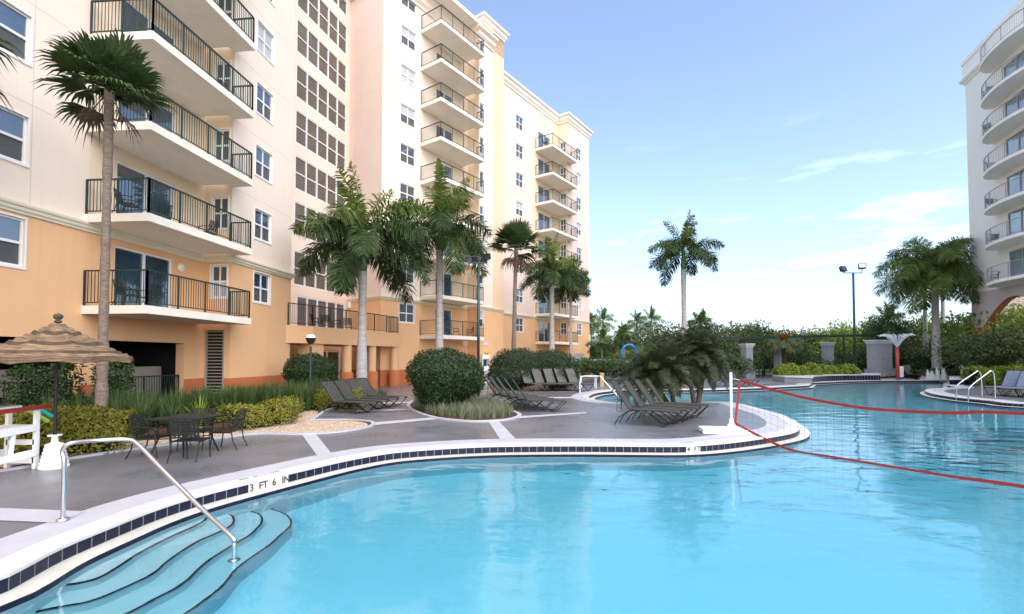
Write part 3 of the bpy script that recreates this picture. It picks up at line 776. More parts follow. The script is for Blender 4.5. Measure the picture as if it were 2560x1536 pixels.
# wall lights and little signs on the building
def disc_light(fac, u, v, r, m):
    t, z = fac.tz(u, v); mb = MB(); c = fac.P(t,z,.01); q = []
    prof = [(r*.75,0),(r,.03),(r*.9,.09),(r*.4,.13),(0.001,.14)]
    for i in range(len(prof)): pass
    n = 20; vs = []; fs = []
    for rr, o in prof:
        for k in range(n):
            a = 2*math.pi*k/n; vs.append(fac.P(t+rr*math.cos(a), z+rr*math.sin(a), .002+o))
    for i in range(len(prof)-1):
        for k in range(n): fs.append((i*n+k, i*n+(k+1)%n, (i+1)*n+(k+1)%n, (i+1)*n+k))
    mb.add(vs, fs); return mb.build('wall_lamp', M[m], bld, smooth=True)
M['opal'] = mat('opal lamp shade', (.80,.72,.56), .4); M['yellow'] = mat('yellow plastic', (.75,.45,.04), .5); M['sign'] = mat('pale sign', (.62,.64,.70), .5)
disc_light(fA, 450, 669, .18, 'opal')
mb = MB(); t,z = fR.tz(875,763); fbox(mb,fR,t-.1,t+.1,z-.22,z+.22,.002,.14); mb.build('wall_lamp', M['white'], bld)
mb = MB(); t,z = fM.tz(1162,860); fbox(mb,fM,t-.25,t+.3,z-.14,z+.14,.002,.05); mb.build('wall_sign', M['sign'], bld)
mb = MB(); t,z = fM2.tz(1214,860); fbox(mb,fM2,t-.25,t+.25,z-.12,z+.12,.002,.04); mb.build('wall_sign', M['sign'], bld)
disc_light(fM2, 1216, 881, .22, 'yellow')
# ================================================================ right-hand building
dR = Vector((-.339,-.94,0)).normalized()      # towards the camera
C0 = Vector((39.3,41.2,0)); C0 = Vector(((2432-1280)/FPX*41.0,41.0,0))
def rfac(a, L_, d=dR):
    f = Fac(a, a+d*L_); return f
bR = thing('apartment_block', 'white apartment tower with curved balconies at the right edge, beyond the pool', 'building', (0,0,0))
# normal must face left: travel direction from far to near gives right-hand normal pointing left
fRW = Fac(C0, C0+dR*30)
nR = fRW.n
ZR = AT(2422,150,41).z-.15
M['joint'] = mat('joint shade',(.60,.50,.43),.9)
for fc_, zt_j in ((fA,ZT-1),(fB,ZT-1),(fM,ZT-2),(fM2,ZT-2),(fF,ZF-1),(fF2,ZF-1),(fR,ZT-1)):
    for k in range(2, NL+2):
        z = floor(k)-.24
        if z < zt_j and abs(z-ZC0-.1) > .3:
            jm = MB(); t1_ = {id(fA):tA0-.05, id(fM):tm-.05, id(fF):tf-.05}.get(id(fc_), fc_.L-.02); fbox(jm, fc_, .02, t1_, z, z+.018, -.01, .0025); jm.build('wall_joint', M['joint'], bld)
jm = MB(); fbox(jm, fA, fA.tz(80,300)[0], fA.tz(80,300)[0]+.018, ZC1+.1, ZT-1, -.01, .0026)
jm.build('wall_joint', M['joint'], bld)
Rp = lambda t,z,o=0: fRW.P(t,z,o)
M['paleglass'] = glassmat('pale tower glass', (.22,.27,.30), .08, .8)  # glass colour made pale to brighten its reflection in the pool
bo = [AT(2446,v,40.6).z for v in (733,648,567,484,402,321,237)]   # slab undersides, lowest first
spR = (bo[-1]-bo[0])/6
holes = []; doors = []
for b in bo:
    z = b+.22; holes.append((5.2,9.6,z+.05,z+2.3,.15)); holes.append((12.2,16,z+.05,z+2.3,.15))
M['rwall'] = mat('stucco white', (.94,.87,.77), .9, var=.03, vscale=.5, bump=.2, bscale=60)
M['rlow'] = mat('stucco mauve', (.60,.50,.47), .9, var=.04, vscale=.5, bump=.2, bscale=60)
def rwall(fac, z0, z1, holes, name='wall'):
    mats_save = (M['terra'],M['orange'],M['cream'],M['butter'],M['peach'],M['pinkcream'])
    o = wall(fac, z0, z1, holes, [(7.3,0),(99,1)], bR, name)
    o.data.materials[0] = M['rlow']; o.data.materials[1] = M['rwall']; return o
rwall(fRW, 6.9, ZR, holes)
fRE = Fac(C0-nR*.0+Vector((0,0,0))-nR*14, C0); rwall(fRE, 0, ZR, [])
for h in holes:
    g = MB(); w = .07; t0,t1,z0,z1,_ = h
    for k in range(4):
        t = t0+(t1-t0)*k/3; a,b = (t0,t0+w) if k==0 else ((t1-w,t1) if k==3 else (t-w*.6,t+w*.6)); fbox(g,fRW,a,b,z0,z1,-.10,-.03)
    fbox(g,fRW,t0+.01,t1-.01,z0,z0+w,-.10,-.035); fbox(g,fRW,t0+.01,t1-.01,z1-w,z1,-.10,-.035)
    fo = g.build('sliding_door', M['greypanel'], bR)
    q = MB(); q.quad(Rp(t0,z0,-.08),Rp(t1,z0,-.08),Rp(t1,z1,-.08),Rp(t0,z1,-.08)); q.build('glass_pane', M['paleglass'], fo)
# arches at the foot
def arch(t0, t1, zs, zt):
    mb = MB(); n = 14; pts = []
    for k in range(n+1):
        a = math.pi*(1-k/n); pts.append((t0+(t1-t0)*(k/n), zs+2.1*math.sin(a)))
    for (ta,za),(tb,zb) in zip(pts[:-1], pts[1:]):
        mb.quad(Rp(ta,za),Rp(tb,zb),Rp(tb,zt),Rp(ta,zt)); mb.cm = 1; mb.quad(Rp(ta,za),Rp(tb,zb),Rp(tb,zb,-.5),Rp(ta,za,-.5)); mb.cm = 0
    mb.build('arch', [M['rlow'],M['terra']], bR)
arch(1.6,9.6,4.4,6.9); arch(10.6,18.6,4.4,6.9)
for a,b in ((0,1.6),(9.6,10.6),(18.6,30)):
    mb = MB(); fbox(mb,fRW,a,b,4.4,6.9,-.5,-.004); mb.cm = 1; fbox(mb,fRW,a,b,0,4.4,-.5,.03); mb.build('arch_pier', [M['rlow'],M['terra']], bR)
mb = MB(); fbox(mb,fRW,0.02,29,0,6.9,-6,-5.8); mb.build('arcade_back', M['rlow'], bR)
mb = MB(); fbox(mb,fRW,-.0,30,ZR-.05,ZR,-14,-.02); mb.build('roof', M['louver'], bR)
def rcorn(pts, z, prof):
    global bld; s = bld; bld = bR; o = cornice(pts, z, prof, 'roof_cornice', 'rwall'); bld = s; return o
rcorn([C0-nR*14, C0, C0+dR*30], ZR-2.1, [(.001,0),(.08,0),(.1,.1),(.3,.3),(.34,.42),(.12,.5),(.12,1.7),(.2,1.75),(.2,2.1),(-.3,2.12)])
for b in bo:
    last = b == bo[-1]+spR
    for tt in ((3.8, 10.8),(11.6,18.6)):
        n = 26; c = (tt[0]+tt[1])/2; hw = (tt[1]-tt[0])/2; dp = 1.6
        arc = [Rp(c-hw*math.cos(math.pi*k/n), 0, dp*max(0,math.sin(math.pi*k/n))**.8) for k in range(n+1)]
        mb = MB(); mb.prism(arc, b, b+.22); mb.poly(arc, b); o = mb.build('balcony' if not last else 'balcony_roof', M['rwall'], bR)
        if last: continue
        rl = MB(); z = b+.22; up = Vector((0,0,1)); ar = [Rp(c-(hw-.08)*math.cos(math.pi*k/n), z, (dp-.08)*max(0,math.sin(math.pi*k/n))**.8+.02) for k in range(n+1)]
        for a, d in zip(ar[:-1], ar[1:]):
            rl.beam(a+up*1.07, d+up*1.07, .05, .04); rl.beam(a+up*.1, d+up*.1, .03, .03)
            for f_ in (0,.5): q = a+(d-a)*f_; rl.beam(q+up*.1, q+up*1.06, .009)
        for k in range(0, n+1, 5): rl.beam(ar[k], ar[k]+up*1.08, .045)
        rl.build('railing', M['greypanel'], o)
# ================================================================ vegetation
M['bark'] = mat('palm bark rough', (.10,.075,.055), .95, col2=(.26,.20,.16), vscale=9, bump=1.0, bscale=18, stretch=(1,1,2.5))
M['royal'] = mat('royal palm bark', (.29,.265,.245), .85, col2=(.44,.41,.39), vscale=3.2, bump=.4, bscale=14, stretch=(.6,.6,3))
M['shaft'] = mat('green crownshaft', (.07,.13,.035), .4, var=.25, vscale=4)
M['wood'] = mat('brown trunk', (.07,.05,.035), .95, var=.4, vscale=9, bump=.8, bscale=20)
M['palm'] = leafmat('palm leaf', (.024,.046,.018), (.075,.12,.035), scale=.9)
M['palmlit'] = leafmat('palm leaf sunlit', (.055,.095,.022), (.19,.24,.05), scale=.8)  # brighter copy of the palm leaf, sunlight put into its colour
M['fan'] = leafmat('fan palm leaf', (.026,.050,.020), (.095,.14,.045), scale=1.2)
M['dead'] = mat('dead frond', (.13,.075,.045), .9, var=.4, vscale=4)
M['bush'] = leafmat('dark clipped leaves', (.009,.022,.007), (.045,.080,.022), rough=.32, trans=.12, scale=3.5)
M['core'] = mat('bush core shade', (.012,.014,.009), .95)  # near-black: shade inside the leaf shells put into the colour
M['yellow_leaf'] = leafmat('yellow green leaves', (.06,.09,.015), (.36,.30,.04), rough=.4, scale=9)
M['lime'] = leafmat('lime leaves', (.10,.16,.02), (.30,.34,.05), scale=4)
M['strap'] = leafmat('strap leaves', (.030,.060,.022), (.10,.15,.045), scale=3)
M['silver'] = leafmat('variegated grass', (.11,.13,.08), (.30,.31,.20), scale=5)
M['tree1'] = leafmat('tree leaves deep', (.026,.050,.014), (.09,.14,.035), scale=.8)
M['tree2'] = leafmat('tree leaves sunny', (.09,.14,.025), (.30,.36,.07), scale=.6)  # sunlit yellow-green of the far trees is put into the leaf colour
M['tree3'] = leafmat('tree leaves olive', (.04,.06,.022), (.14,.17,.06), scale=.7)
M['orangeleaf'] = leafmat('orange croton leaves', (.14,.10,.02), (.42,.20,.05), scale=5)
U = random.uniform
def rv(): 
    while True:
        v = Vector((U(-1,1),U(-1,1),U(-1,1)))
        if .05 < v.length < 1: return v.normalized()
def leaf(mb, p, n, L_, W):
    """a small folded leaf at p, lying roughly across n"""
    a = n.orthogonal().normalized(); ang = U(0, 6.283); t = (a*math.cos(ang) + n.cross(a)*math.sin(ang))
    t = (t + n*U(-.2,.7)).normalized(); s = t.cross(n)
    if s.length < .1: s = t.orthogonal()
    s.normalize(); b = len(mb.v)
    m = p+t*L_*.5; mb.v += [tuple(p), tuple(m+s*W*.5), tuple(p+t*L_), tuple(m-s*W*.5)]
    mb.f.append((b,b+1,b+2,b+3)); mb.m.append(mb.cm)
def frond(mb, base, az, el0, L_, droop, nl=64, ll=.75, lw=.045, plume=.6, hang=.5, tip=.55, twist=0):
    """feather leaf: rachis plus two rows of leaflets"""
    pts = []; p = Vector(base); seg = 14; el = el0; h = Vector((math.cos(az), math.sin(az), 0)); hs = Vector((-math.sin(az), math.cos(az), 0))
    for i in range(seg+1):
        pts.append(p.copy()); f = i/seg
        el = el0 - droop*(f**1.35); p = p + (h*math.cos(el) + Vector((0,0,1))*math.sin(el) + hs*twist*f)*(L_/seg)
    mb.tube(pts, [.035*(1-.85*i/seg)*(L_/3.4) for i in range(seg+1)], 4, False)
    for i in range(nl):
        f = .16+.84*(i+U(0,.7))/nl; q = min(seg-1, int(f*seg)); fr = f*seg-q
        c = pts[q].lerp(pts[min(q+1,seg)], min(1,fr)); d = (pts[min(q+1,seg)]-pts[q]).normalized()
        s0 = d.cross(Vector((0,0,1)))
        if s0.length < .15: s0 = hs.copy()
        s0.normalize(); u0 = s0.cross(d).normalized()
        ls = ll*(math.sin(math.pi*min(1,(f*.86+.08)))**.6)*U(.8,1.1)
        if f > .9: ls *= tip+.2
        for sg in (-1, 1):
            r = U(-plume, plume); o = (s0*sg*math.cos(r)+u0*math.sin(r)); dirn = (o*.86 + d*U(.35,.6)).normalized()
            a = c; b_ = c+dirn*ls*.55 + Vector((0,0,-hang*ls*.12)); e = c+dirn*ls*.92 + Vector((0,0,-hang*ls*.5))
            w = (dirn.cross(u0)).normalized()*lw*.5 if dirn.cross(u0).length > .1 else d*lw*.5
            w = (w + u0*U(-.6,.6)*lw*.5); k = len(mb.v)
            mb.v += [tuple(a-w*.4), tuple(a+w*.4), tuple(b_+w), tuple(b_-w), tuple(e)]
            mb.f += [(k,k+1,k+2,k+3),(k+3,k+2,k+4)]; mb.m += [mb.cm]*2
def fan(mb, base, az, el, pl, R, droop=.35, n=26, spread=2.1, m2=None):
    """palmate leaf on a stalk"""
    h = Vector((math.cos(az)*math.cos(el), math.sin(az)*math.cos(el), math.sin(el))); s = Vector((-math.sin(az), math.cos(az), 0)); up = s.cross(h)*-1
    hub = Vector(base)+h*pl+Vector((0,0,-droop*pl*.25)); mb.tube([base, Vector(base)+h*pl*.5, hub], [.02,.016,.012], 4, False)
    for i in range(n):
        a = -spread+2*spread*i/(n-1); d = (h*math.cos(a)+s*math.sin(a)+up*(.18*math.cos(a)+U(-.06,.06))).normalized()
        r = R*(1-.28*abs(a)/spread)*U(.88,1.05); w = d.cross(up).normalized()*R*.042
        f1 = hub+d*r*.55; f2 = hub+d*r*.8+Vector((0,0,-droop*r*.16)); e = hub+d*r+Vector((0,0,-droop*r*.55)); k = len(mb.v); z = up*R*.02*(1 if i%2 else -1)
        mb.v += [tuple(hub), tuple(f1-w+z), tuple(f1+w-z), tuple(f2-w*.6), tuple(f2+w*.6), tuple(e)]
        mb.f += [(k,k+2,k+1),(k+1,k+2,k+4,k+3),(k+3,k+4,k+5)]; mb.m += [mb.cm]*3
def trunk_pts(base, top, bend=0.0, n=14):
    out = []; base = Vector(base); top = Vector(top); side = Vector((1,.3,0)).normalized()
    for i in range(n+1):
        f = i/n; out.append(base.lerp(top, f)+side*bend*math.sin(math.pi*f))
    return out
GA = 2.39996
def royal_palm(name_label, loc, H, r, L_, nf=15, seed=1, group=None, lit=False, lean=(0,0), shaft=1.5, spear=True, az0=0, hi=1.25, lo=-.35, ll=.8, nl=70):
    random.seed(seed)
    t = thing('royal_palm', name_label, 'palm tree', loc, 0, group)
    top = Vector((lean[0], lean[1], H)); pts = trunk_pts((0,0,0), top, 0, 26)
    rs = [r*(1.25 if i == 0 else 1.08+.10*math.sin(3.0*i/26*math.pi*.8)-.30*i/26)*(1.02 if i%2 else 1.0) for i in range(27)]
    mb = MB(); mb.tube(pts, rs, 18); mb.build('trunk', M['royal'], t, smooth=True)
    sp = [top+Vector((0,0,z)) for z in (0,.25,.7,shaft*.9,shaft)]
    mb = MB(); mb.tube(sp, [r*.80,r*.95,r*.75,r*.42,r*.3], 14); mb.build('crownshaft', M['shaft'], t, smooth=True)
    mb = MB(); c = top+Vector((0,0,shaft*.9))
    for i in range(nf):
        f = (i+.5)/nf; el = hi+(lo-hi)*(f**.85)+U(-.1,.1); az = az0+i*GA+U(-.2,.2)
        mb.cm = 0 if (f > .3) else 1  # upper fronds take the sunlit leaf colour
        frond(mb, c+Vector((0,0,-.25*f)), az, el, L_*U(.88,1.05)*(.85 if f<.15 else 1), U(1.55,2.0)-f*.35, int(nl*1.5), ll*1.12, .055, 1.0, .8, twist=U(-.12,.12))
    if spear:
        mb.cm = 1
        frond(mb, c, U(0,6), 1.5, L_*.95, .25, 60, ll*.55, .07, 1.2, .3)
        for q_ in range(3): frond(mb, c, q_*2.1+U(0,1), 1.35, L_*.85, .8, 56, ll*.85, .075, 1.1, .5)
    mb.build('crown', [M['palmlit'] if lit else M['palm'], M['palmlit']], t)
    return t
def fan_palm(label, loc, H, r, R, n=34, seed=2, group=None, wind=0.0, bend=0.0, lean=(0,0), skirt=6, pl=.8):
    random.seed(seed)
    t = thing('fan_palm', label, 'palm tree', loc, 0, group)
    pts = trunk_pts((0,0,0), (lean[0],lean[1],H), bend, 40)
    rs = [r*(1.25-.35*min(1,i/18))*(U(.90,1.12)) for i in range(41)]
    mb = MB(); mb.tube(pts, rs, 14); 
    mb.build('trunk', M['bark'], t)
    mb = MB(); top = Vector((lean[0],lean[1],H))
    for i in range(n):
        f = (i+.5)/n; el = 1.45-1.6*f+U(-.15,.15); az = i*GA
        az_ = math.atan2(math.sin(az), math.cos(az)+wind)
        fan(mb, top+Vector((0,0,U(-.15,.15))), az_, el+U(-.25,.25), pl*U(.7,1.45), R*U(.85,1.2), droop=.12+.45*f, n=26, spread=1.45)
    mb.build('crown', M['fan'], t)
    if skirt:
        mb = MB()
        for i in range(skirt):
            fan(mb, top+Vector((0,0,-.2)), i*GA+.6, U(-1.0,-.5), pl*.9, R*.75, droop=1.2, n=16)
        mb.build('dead_fronds', M['dead'], t)
    return t
P0 = lambda u, Y: Vector(((u-1280)/FPX*Y, Y, 0))
def zAt(v, Y): return HC+(894-v)/FPX*Y
# hero fan palm on the left
Y = 12.0; b = AT(253,1040,Y); tp = AT(273,262,Y)
fan_palm('tall wind-blown fan palm with a rough brown leaning trunk before the left balconies', (b.x,Y,0), tp.z+.40, .105, .90, 32, 5, wind=.25, bend=0.0, lean=(tp.x-b.x,0), skirt=2, pl=.5)
Y = 9.2; fp = thing('fan_palm', 'palm whose frond tips just enter the top left corner of the photo', 'palm tree', (P0(-330,Y).x,Y,0)); random.seed(4)
mb = MB(); mb.tube(trunk_pts((0,0,0),(0,0,8.6)), [.2*U(.9,1.1) for _ in range(15)], 12); mb.build('trunk', M['bark'], fp)
mb = MB()
for i in range(26): fan(mb, Vector((0,0,8.7)), i*GA, 1.2-1.8*i/26, .95, 1.15, .7)
mb.build('crown', M['fan'], fp)
RG = 'royal palms around the pool deck'
def royal(u, Y, vtop, r, L_, label, **k):
    c = P0(u, Y); z = zAt(vtop, Y); sh = k.get('shaft', 1.5)
    return royal_palm(label, (c.x,Y,0), z-sh, r, L_, group=RG, **k)
royal(905,22.5,588,.225,3.9,'large royal palm with pale trunk before the entrance columns', seed=11, nf=17, shaft=1.7, ll=.95, nl=90)
royal(1098,28,560,.225,4.1,'royal palm rising behind the big round clipped bush', seed=23, nf=16, az0=.8, ll=.95, nl=85)
royal(1380,39,672,.22,3.4,'royal palm before the far wing with trunk behind the double bush', seed=31, nf=15, az0=1.9, shaft=1.3)
royal(1427,43,700,.13,2.4,'thin small royal palm nearest the end wall of the building', seed=37, nf=13, shaft=1.0)
royal(1711,38,622,.23,3.5,'lone royal palm standing against open sky in the middle', seed=41, nf=14, az0=2.3, shaft=1.6, lo=-.15, nl=80)
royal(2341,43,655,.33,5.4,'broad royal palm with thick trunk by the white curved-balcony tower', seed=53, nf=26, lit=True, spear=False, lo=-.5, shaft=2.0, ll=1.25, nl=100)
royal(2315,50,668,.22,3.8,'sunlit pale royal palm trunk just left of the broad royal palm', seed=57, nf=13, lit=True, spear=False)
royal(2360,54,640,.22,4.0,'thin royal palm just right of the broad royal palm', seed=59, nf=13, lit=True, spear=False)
Y = 32; tp = AT(1290,618,Y); b = P0(1282,Y)
fan_palm('slim dark-trunked fan palm before the corner of the far wing', (b.x,Y,0), tp.z, .15, 1.15, 40, 9, lean=(tp.x-b.x,0), skirt=7, pl=.75)
# pygmy date palms on the peninsula
def date_palm(label, loc, tops, L_, seed):
    random.seed(seed)
    t = thing('date_palm', label, 'palm tree', loc, 0, 'date palms on the peninsula')
    for tp in tops:
        mb = MB(); mb.tube(trunk_pts((tp[0]*.2,tp[1]*.2,0), tp, .06), [.085*U(.9,1.15) for _ in range(15)], 10); mb.build('trunk', M['wood'], t)
    mb = MB()
    for tp in tops:
        for i in range(42):
            f = (i+.5)/42; frond(mb, Vector(tp), i*GA, 1.45-1.85*f, L_*U(.85,1.15), 1.3, 90, .28, .019, .55, .2)
    mb.build('crown', M['fanolive'], t)
    return t
M['fanolive'] = leafmat('date palm leaf', (.030,.042,.020), (.085,.10,.05), scale=2)
c1 = G(1690,1020); c2 = G(1742,1014)
date_palm('low feathery date palm leaning left over the row of loungers', (c1.x,c1.y,0), [(-.35,.1,1.45),(-.95,.3,1.1)], 1.6, 61)
date_palm('taller feathery date palm clump behind the net post', (c2.x,c2.y,0), [(.25,.2,2.05),(-.35,.5,1.9),(.6,.9,1.5)], 1.6, 62)
# clipped bushes
def shell_bush(name, label, cat, loc, lobes, n, ls, mname='bush', group=None, jitter=.10, flat=0.0, core=.86, stems=3):
    """lobes: (cx,cy,cz,rx,ry,rz)"""
    t = thing(name, label, cat, loc, 0, group)
    mb = MB()
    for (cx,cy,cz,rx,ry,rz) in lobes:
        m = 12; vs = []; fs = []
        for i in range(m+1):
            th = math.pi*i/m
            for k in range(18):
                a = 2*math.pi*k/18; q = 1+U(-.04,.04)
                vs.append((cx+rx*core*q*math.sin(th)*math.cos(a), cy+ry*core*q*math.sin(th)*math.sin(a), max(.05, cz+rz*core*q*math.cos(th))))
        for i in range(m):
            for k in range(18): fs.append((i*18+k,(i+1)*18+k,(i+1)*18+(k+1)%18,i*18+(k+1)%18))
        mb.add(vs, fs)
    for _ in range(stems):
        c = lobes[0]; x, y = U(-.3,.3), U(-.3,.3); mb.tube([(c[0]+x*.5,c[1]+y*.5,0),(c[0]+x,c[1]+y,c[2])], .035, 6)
    mb.build('shade_core', M['core'], t)  # solid dark core painted as inner shade, plus the stems
    mb = MB(); tot = sum(l[3]*l[5]+l[4]*l[5]+l[3]*l[4] for l in lobes)
    for li, (cx,cy,cz,rx,ry,rz) in enumerate(lobes):
        for _ in range(int(n*(rx*rz+ry*rz+rx*ry)/tot)):
            d = rv(); bump_ = 1+.05*math.sin(d.x*9+li)+.04*math.sin(d.z*11+d.y*7)+.03*math.sin(d.x*23+d.z*19+d.y*17); q = bump_*(1-abs(random.gauss(0,jitter)))+ (U(0,.10) if U(0,1) < .05 else 0)
            p = Vector((cx+rx*q*d.x, cy+ry*q*d.y, cz+rz*q*d.z))
            if p.z < .06: continue
            nn = Vector((d.x/rx, d.y/ry, d.z/rz)).normalized(); leaf(mb, p, (nn+rv()*.6).normalized(), ls*U(.7,1.3), ls*.62)
    mb.build('leaves', M[mname], t)
    return t
random.seed(101)
BG = 'round clipped bushes around the deck'
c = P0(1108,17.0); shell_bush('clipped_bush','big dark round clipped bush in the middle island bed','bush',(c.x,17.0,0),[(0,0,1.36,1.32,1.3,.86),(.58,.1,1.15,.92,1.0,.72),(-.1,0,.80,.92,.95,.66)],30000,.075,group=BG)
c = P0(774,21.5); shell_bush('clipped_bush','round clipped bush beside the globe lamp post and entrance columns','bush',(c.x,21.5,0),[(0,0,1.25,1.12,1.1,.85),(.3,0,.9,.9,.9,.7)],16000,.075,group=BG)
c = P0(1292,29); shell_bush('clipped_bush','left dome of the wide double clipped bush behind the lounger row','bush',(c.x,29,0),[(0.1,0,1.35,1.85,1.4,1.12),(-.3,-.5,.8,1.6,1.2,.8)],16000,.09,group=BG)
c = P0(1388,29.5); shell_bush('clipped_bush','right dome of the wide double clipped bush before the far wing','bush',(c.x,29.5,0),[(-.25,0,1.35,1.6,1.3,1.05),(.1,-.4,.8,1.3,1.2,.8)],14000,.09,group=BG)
# box-shaped hedges
def hedge(name, label, cat, P, h, w, n, ls, mname, seed, kind=None, wob=.12):
    random.seed(seed)
    t = thing(name, label, cat, (P[0][0],P[0][1],0)); o0 = Vector((P[0][0],P[0][1],0)); mb = MB(); cb = MB()
    segs = [(Vector((a[0],a[1],0))-o0, Vector((b_[0],b_[1],0))-o0) for a,b_ in zip(P[:-1],P[1:])]; tot = sum((b_-a).length for a,b_ in segs)
    for a, b_ in segs:
        d = (b_-a).normalized(); s = Vector((-d.y,d.x,0)); L_ = (b_-a).length
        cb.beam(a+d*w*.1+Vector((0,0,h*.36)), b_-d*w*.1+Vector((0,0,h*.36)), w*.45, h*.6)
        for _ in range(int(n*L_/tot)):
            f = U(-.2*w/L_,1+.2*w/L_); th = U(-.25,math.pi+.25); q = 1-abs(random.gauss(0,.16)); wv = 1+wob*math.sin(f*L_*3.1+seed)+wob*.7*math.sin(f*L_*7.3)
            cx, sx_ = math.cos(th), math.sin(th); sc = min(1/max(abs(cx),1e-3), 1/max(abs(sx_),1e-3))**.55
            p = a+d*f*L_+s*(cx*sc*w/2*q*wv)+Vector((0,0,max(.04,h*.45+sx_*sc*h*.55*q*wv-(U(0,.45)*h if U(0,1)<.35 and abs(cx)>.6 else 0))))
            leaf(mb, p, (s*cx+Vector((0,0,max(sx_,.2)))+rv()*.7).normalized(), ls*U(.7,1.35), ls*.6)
    cb.build('shade_core', M['core'], t); mb.build('leaves', M[mname], t)  # solid dark core painted as the shade inside the hedge
    return t
w2 = lambda u, v: tuple(G(u, v))[:2]
hedge('yellow_hedge','yellow green speckled hedge behind the umbrella base and wooden lifeguard chair','hedge',[(-11.2,8.6),(-9.4,9.3),(-8.05,9.9)],.88,1.0,15000,.07,'yellow_leaf',201)
hedge('dark_hedge','low dark hedge between the fan palm trunk and parking fence','hedge',[(-14,12.4),(-12.6,13.2),(-10.9,13.8)],.80,1.1,9000,.07,'bush',202)
hedge('bright_shrub_row','yellow green shrubs along the mulch behind the right patio chair','hedge',[(-7.3,12.6),(-6.7,13.6),(-7.2,15.2)],.62,1.0,7000,.065,'yellow_leaf',203)
hedge('bright_shrub_row','yellow green shrubs at the foot of the globe lamp post','hedge',[(-8.3,17.6),(-7.0,17.9),(-5.9,18.3)],.70,.9,7000,.065,'yellow_leaf',204)
hedge('dark_shrub','ragged dark shrub in front of the left parking opening beneath the umbrella','bush',[(-13.2,12.9),(-12.2,13.2)],1.75,.9,3600,.085,'bush',205)
hedge('dark_shrub','ragged dark shrub left of the orange pier behind the umbrella pole','bush',[(-11.9,13.9),(-11.4,14.2)],1.9,.7,2600,.085,'bush',206)
# strap-leaf plants
def strap_clump(mb, c, n, H, w, spread=.6):
    for _ in range(n):
        az = U(0,6.283); le = U(.75,1.1)*H; tilt = abs(random.gauss(0,spread)); h = Vector((math.cos(az),math.sin(az),0)); s = Vector((-h.y,h.x,0))*w*.5
        p0 = c+h*U(0,.08); p1 = p0+(h*math.sin(tilt*.5)+Vector((0,0,math.cos(tilt*.5))))*le*.55; p2 = p1+(h*math.sin(tilt*1.3)+Vector((0,0,math.cos(tilt*1.3))))*le*.45
        k = len(mb.v); mb.v += [tuple(p0-s),tuple(p0+s),tuple(p1+s*.9),tuple(p1-s*.9),tuple(p2)]; mb.f += [(k,k+1,k+2,k+3),(k+3,k+2,k+4)]; mb.m += [mb.cm]*2
random.seed(301); mb = MB()
for i in range(330):
    f = U(0,1); x = -10.6+f*3.6+U(-.8,.8); y = 12.1+f*6.8+U(-1.2,1.6)
    if x > -6.9: continue
    strap_clump(mb, Vector((x,y,0)), 26, U(.75,1.15), .03, .45)
for i in range(60):
    x = U(-13.2,-10.5); y = 13.4+(x+13.2)*.3+U(-.3,.5); strap_clump(mb, Vector((x,y,0)), 20, U(.6,.9), .03, .5)
o = mb.build('strap_leaf_mass', M['strap']); tag(o, None, None, None, 'stuff'); o["label"] = 'dense green strap leaved plants filling the bed below the balconies'; o["category"] = 'plants'
def spiky(u, v, H, n, label, m='strap', w=.035, sp=.5):
    c = G(u, v); mb = MB(); strap_clump(mb, Vector((0,0,0)), n, H, w, sp); o = mb.build('strap_leaf_plant', M[m]); o.location = (c.x,c.y,0); tag(o, label, 'plant', 'single strap leaved plants in the bed')
random.seed(302)
spiky(292,1118,.95,60,'spiky strap leaved plant at the right end of the yellow hedge')
spiky(350,1098,1.0,70,'tall strap leaved plant behind the left patio chair',w=.03)
spiky(498,1082,.95,44,'bright green strap leaved plant right behind the patio table','lime')
spiky(428,1085,.85,50,'strap leaved plant behind the left edge of the patio table')
# liriope in the island bed
random.seed(303); mb = MB(); C = sum((Vector(p) for p in BEDC), Vector())/len(BEDC)
for i in range(620):
    p = random.choice(BEDC); q = C.lerp(Vector(p), U(.05,.9)); 
    strap_clump(mb, Vector((q.x+U(-.12,.12),q.y+U(-.12,.12),0)), 15, U(.32,.52), .014, .75)
o = mb.build('variegated_grass', M['silver']); o["kind"] = 'stuff'; o["label"] = 'pale variegated border grass in the island bed under the bush'; o["category"] = 'grass'
random.seed(304); mb = MB()
for i in range(70):
    c = P0(905+U(-38,62), 22.5); strap_clump(mb, Vector((c.x,22.3+U(-1.6,.5),0)), 18, U(.35,.6), .016, .6)
o = mb.build('border_grass', M['strap']); o["kind"] = 'stuff'; o["label"] = 'small grass patch round the foot of the entrance royal palm'; o["category"] = 'grass'
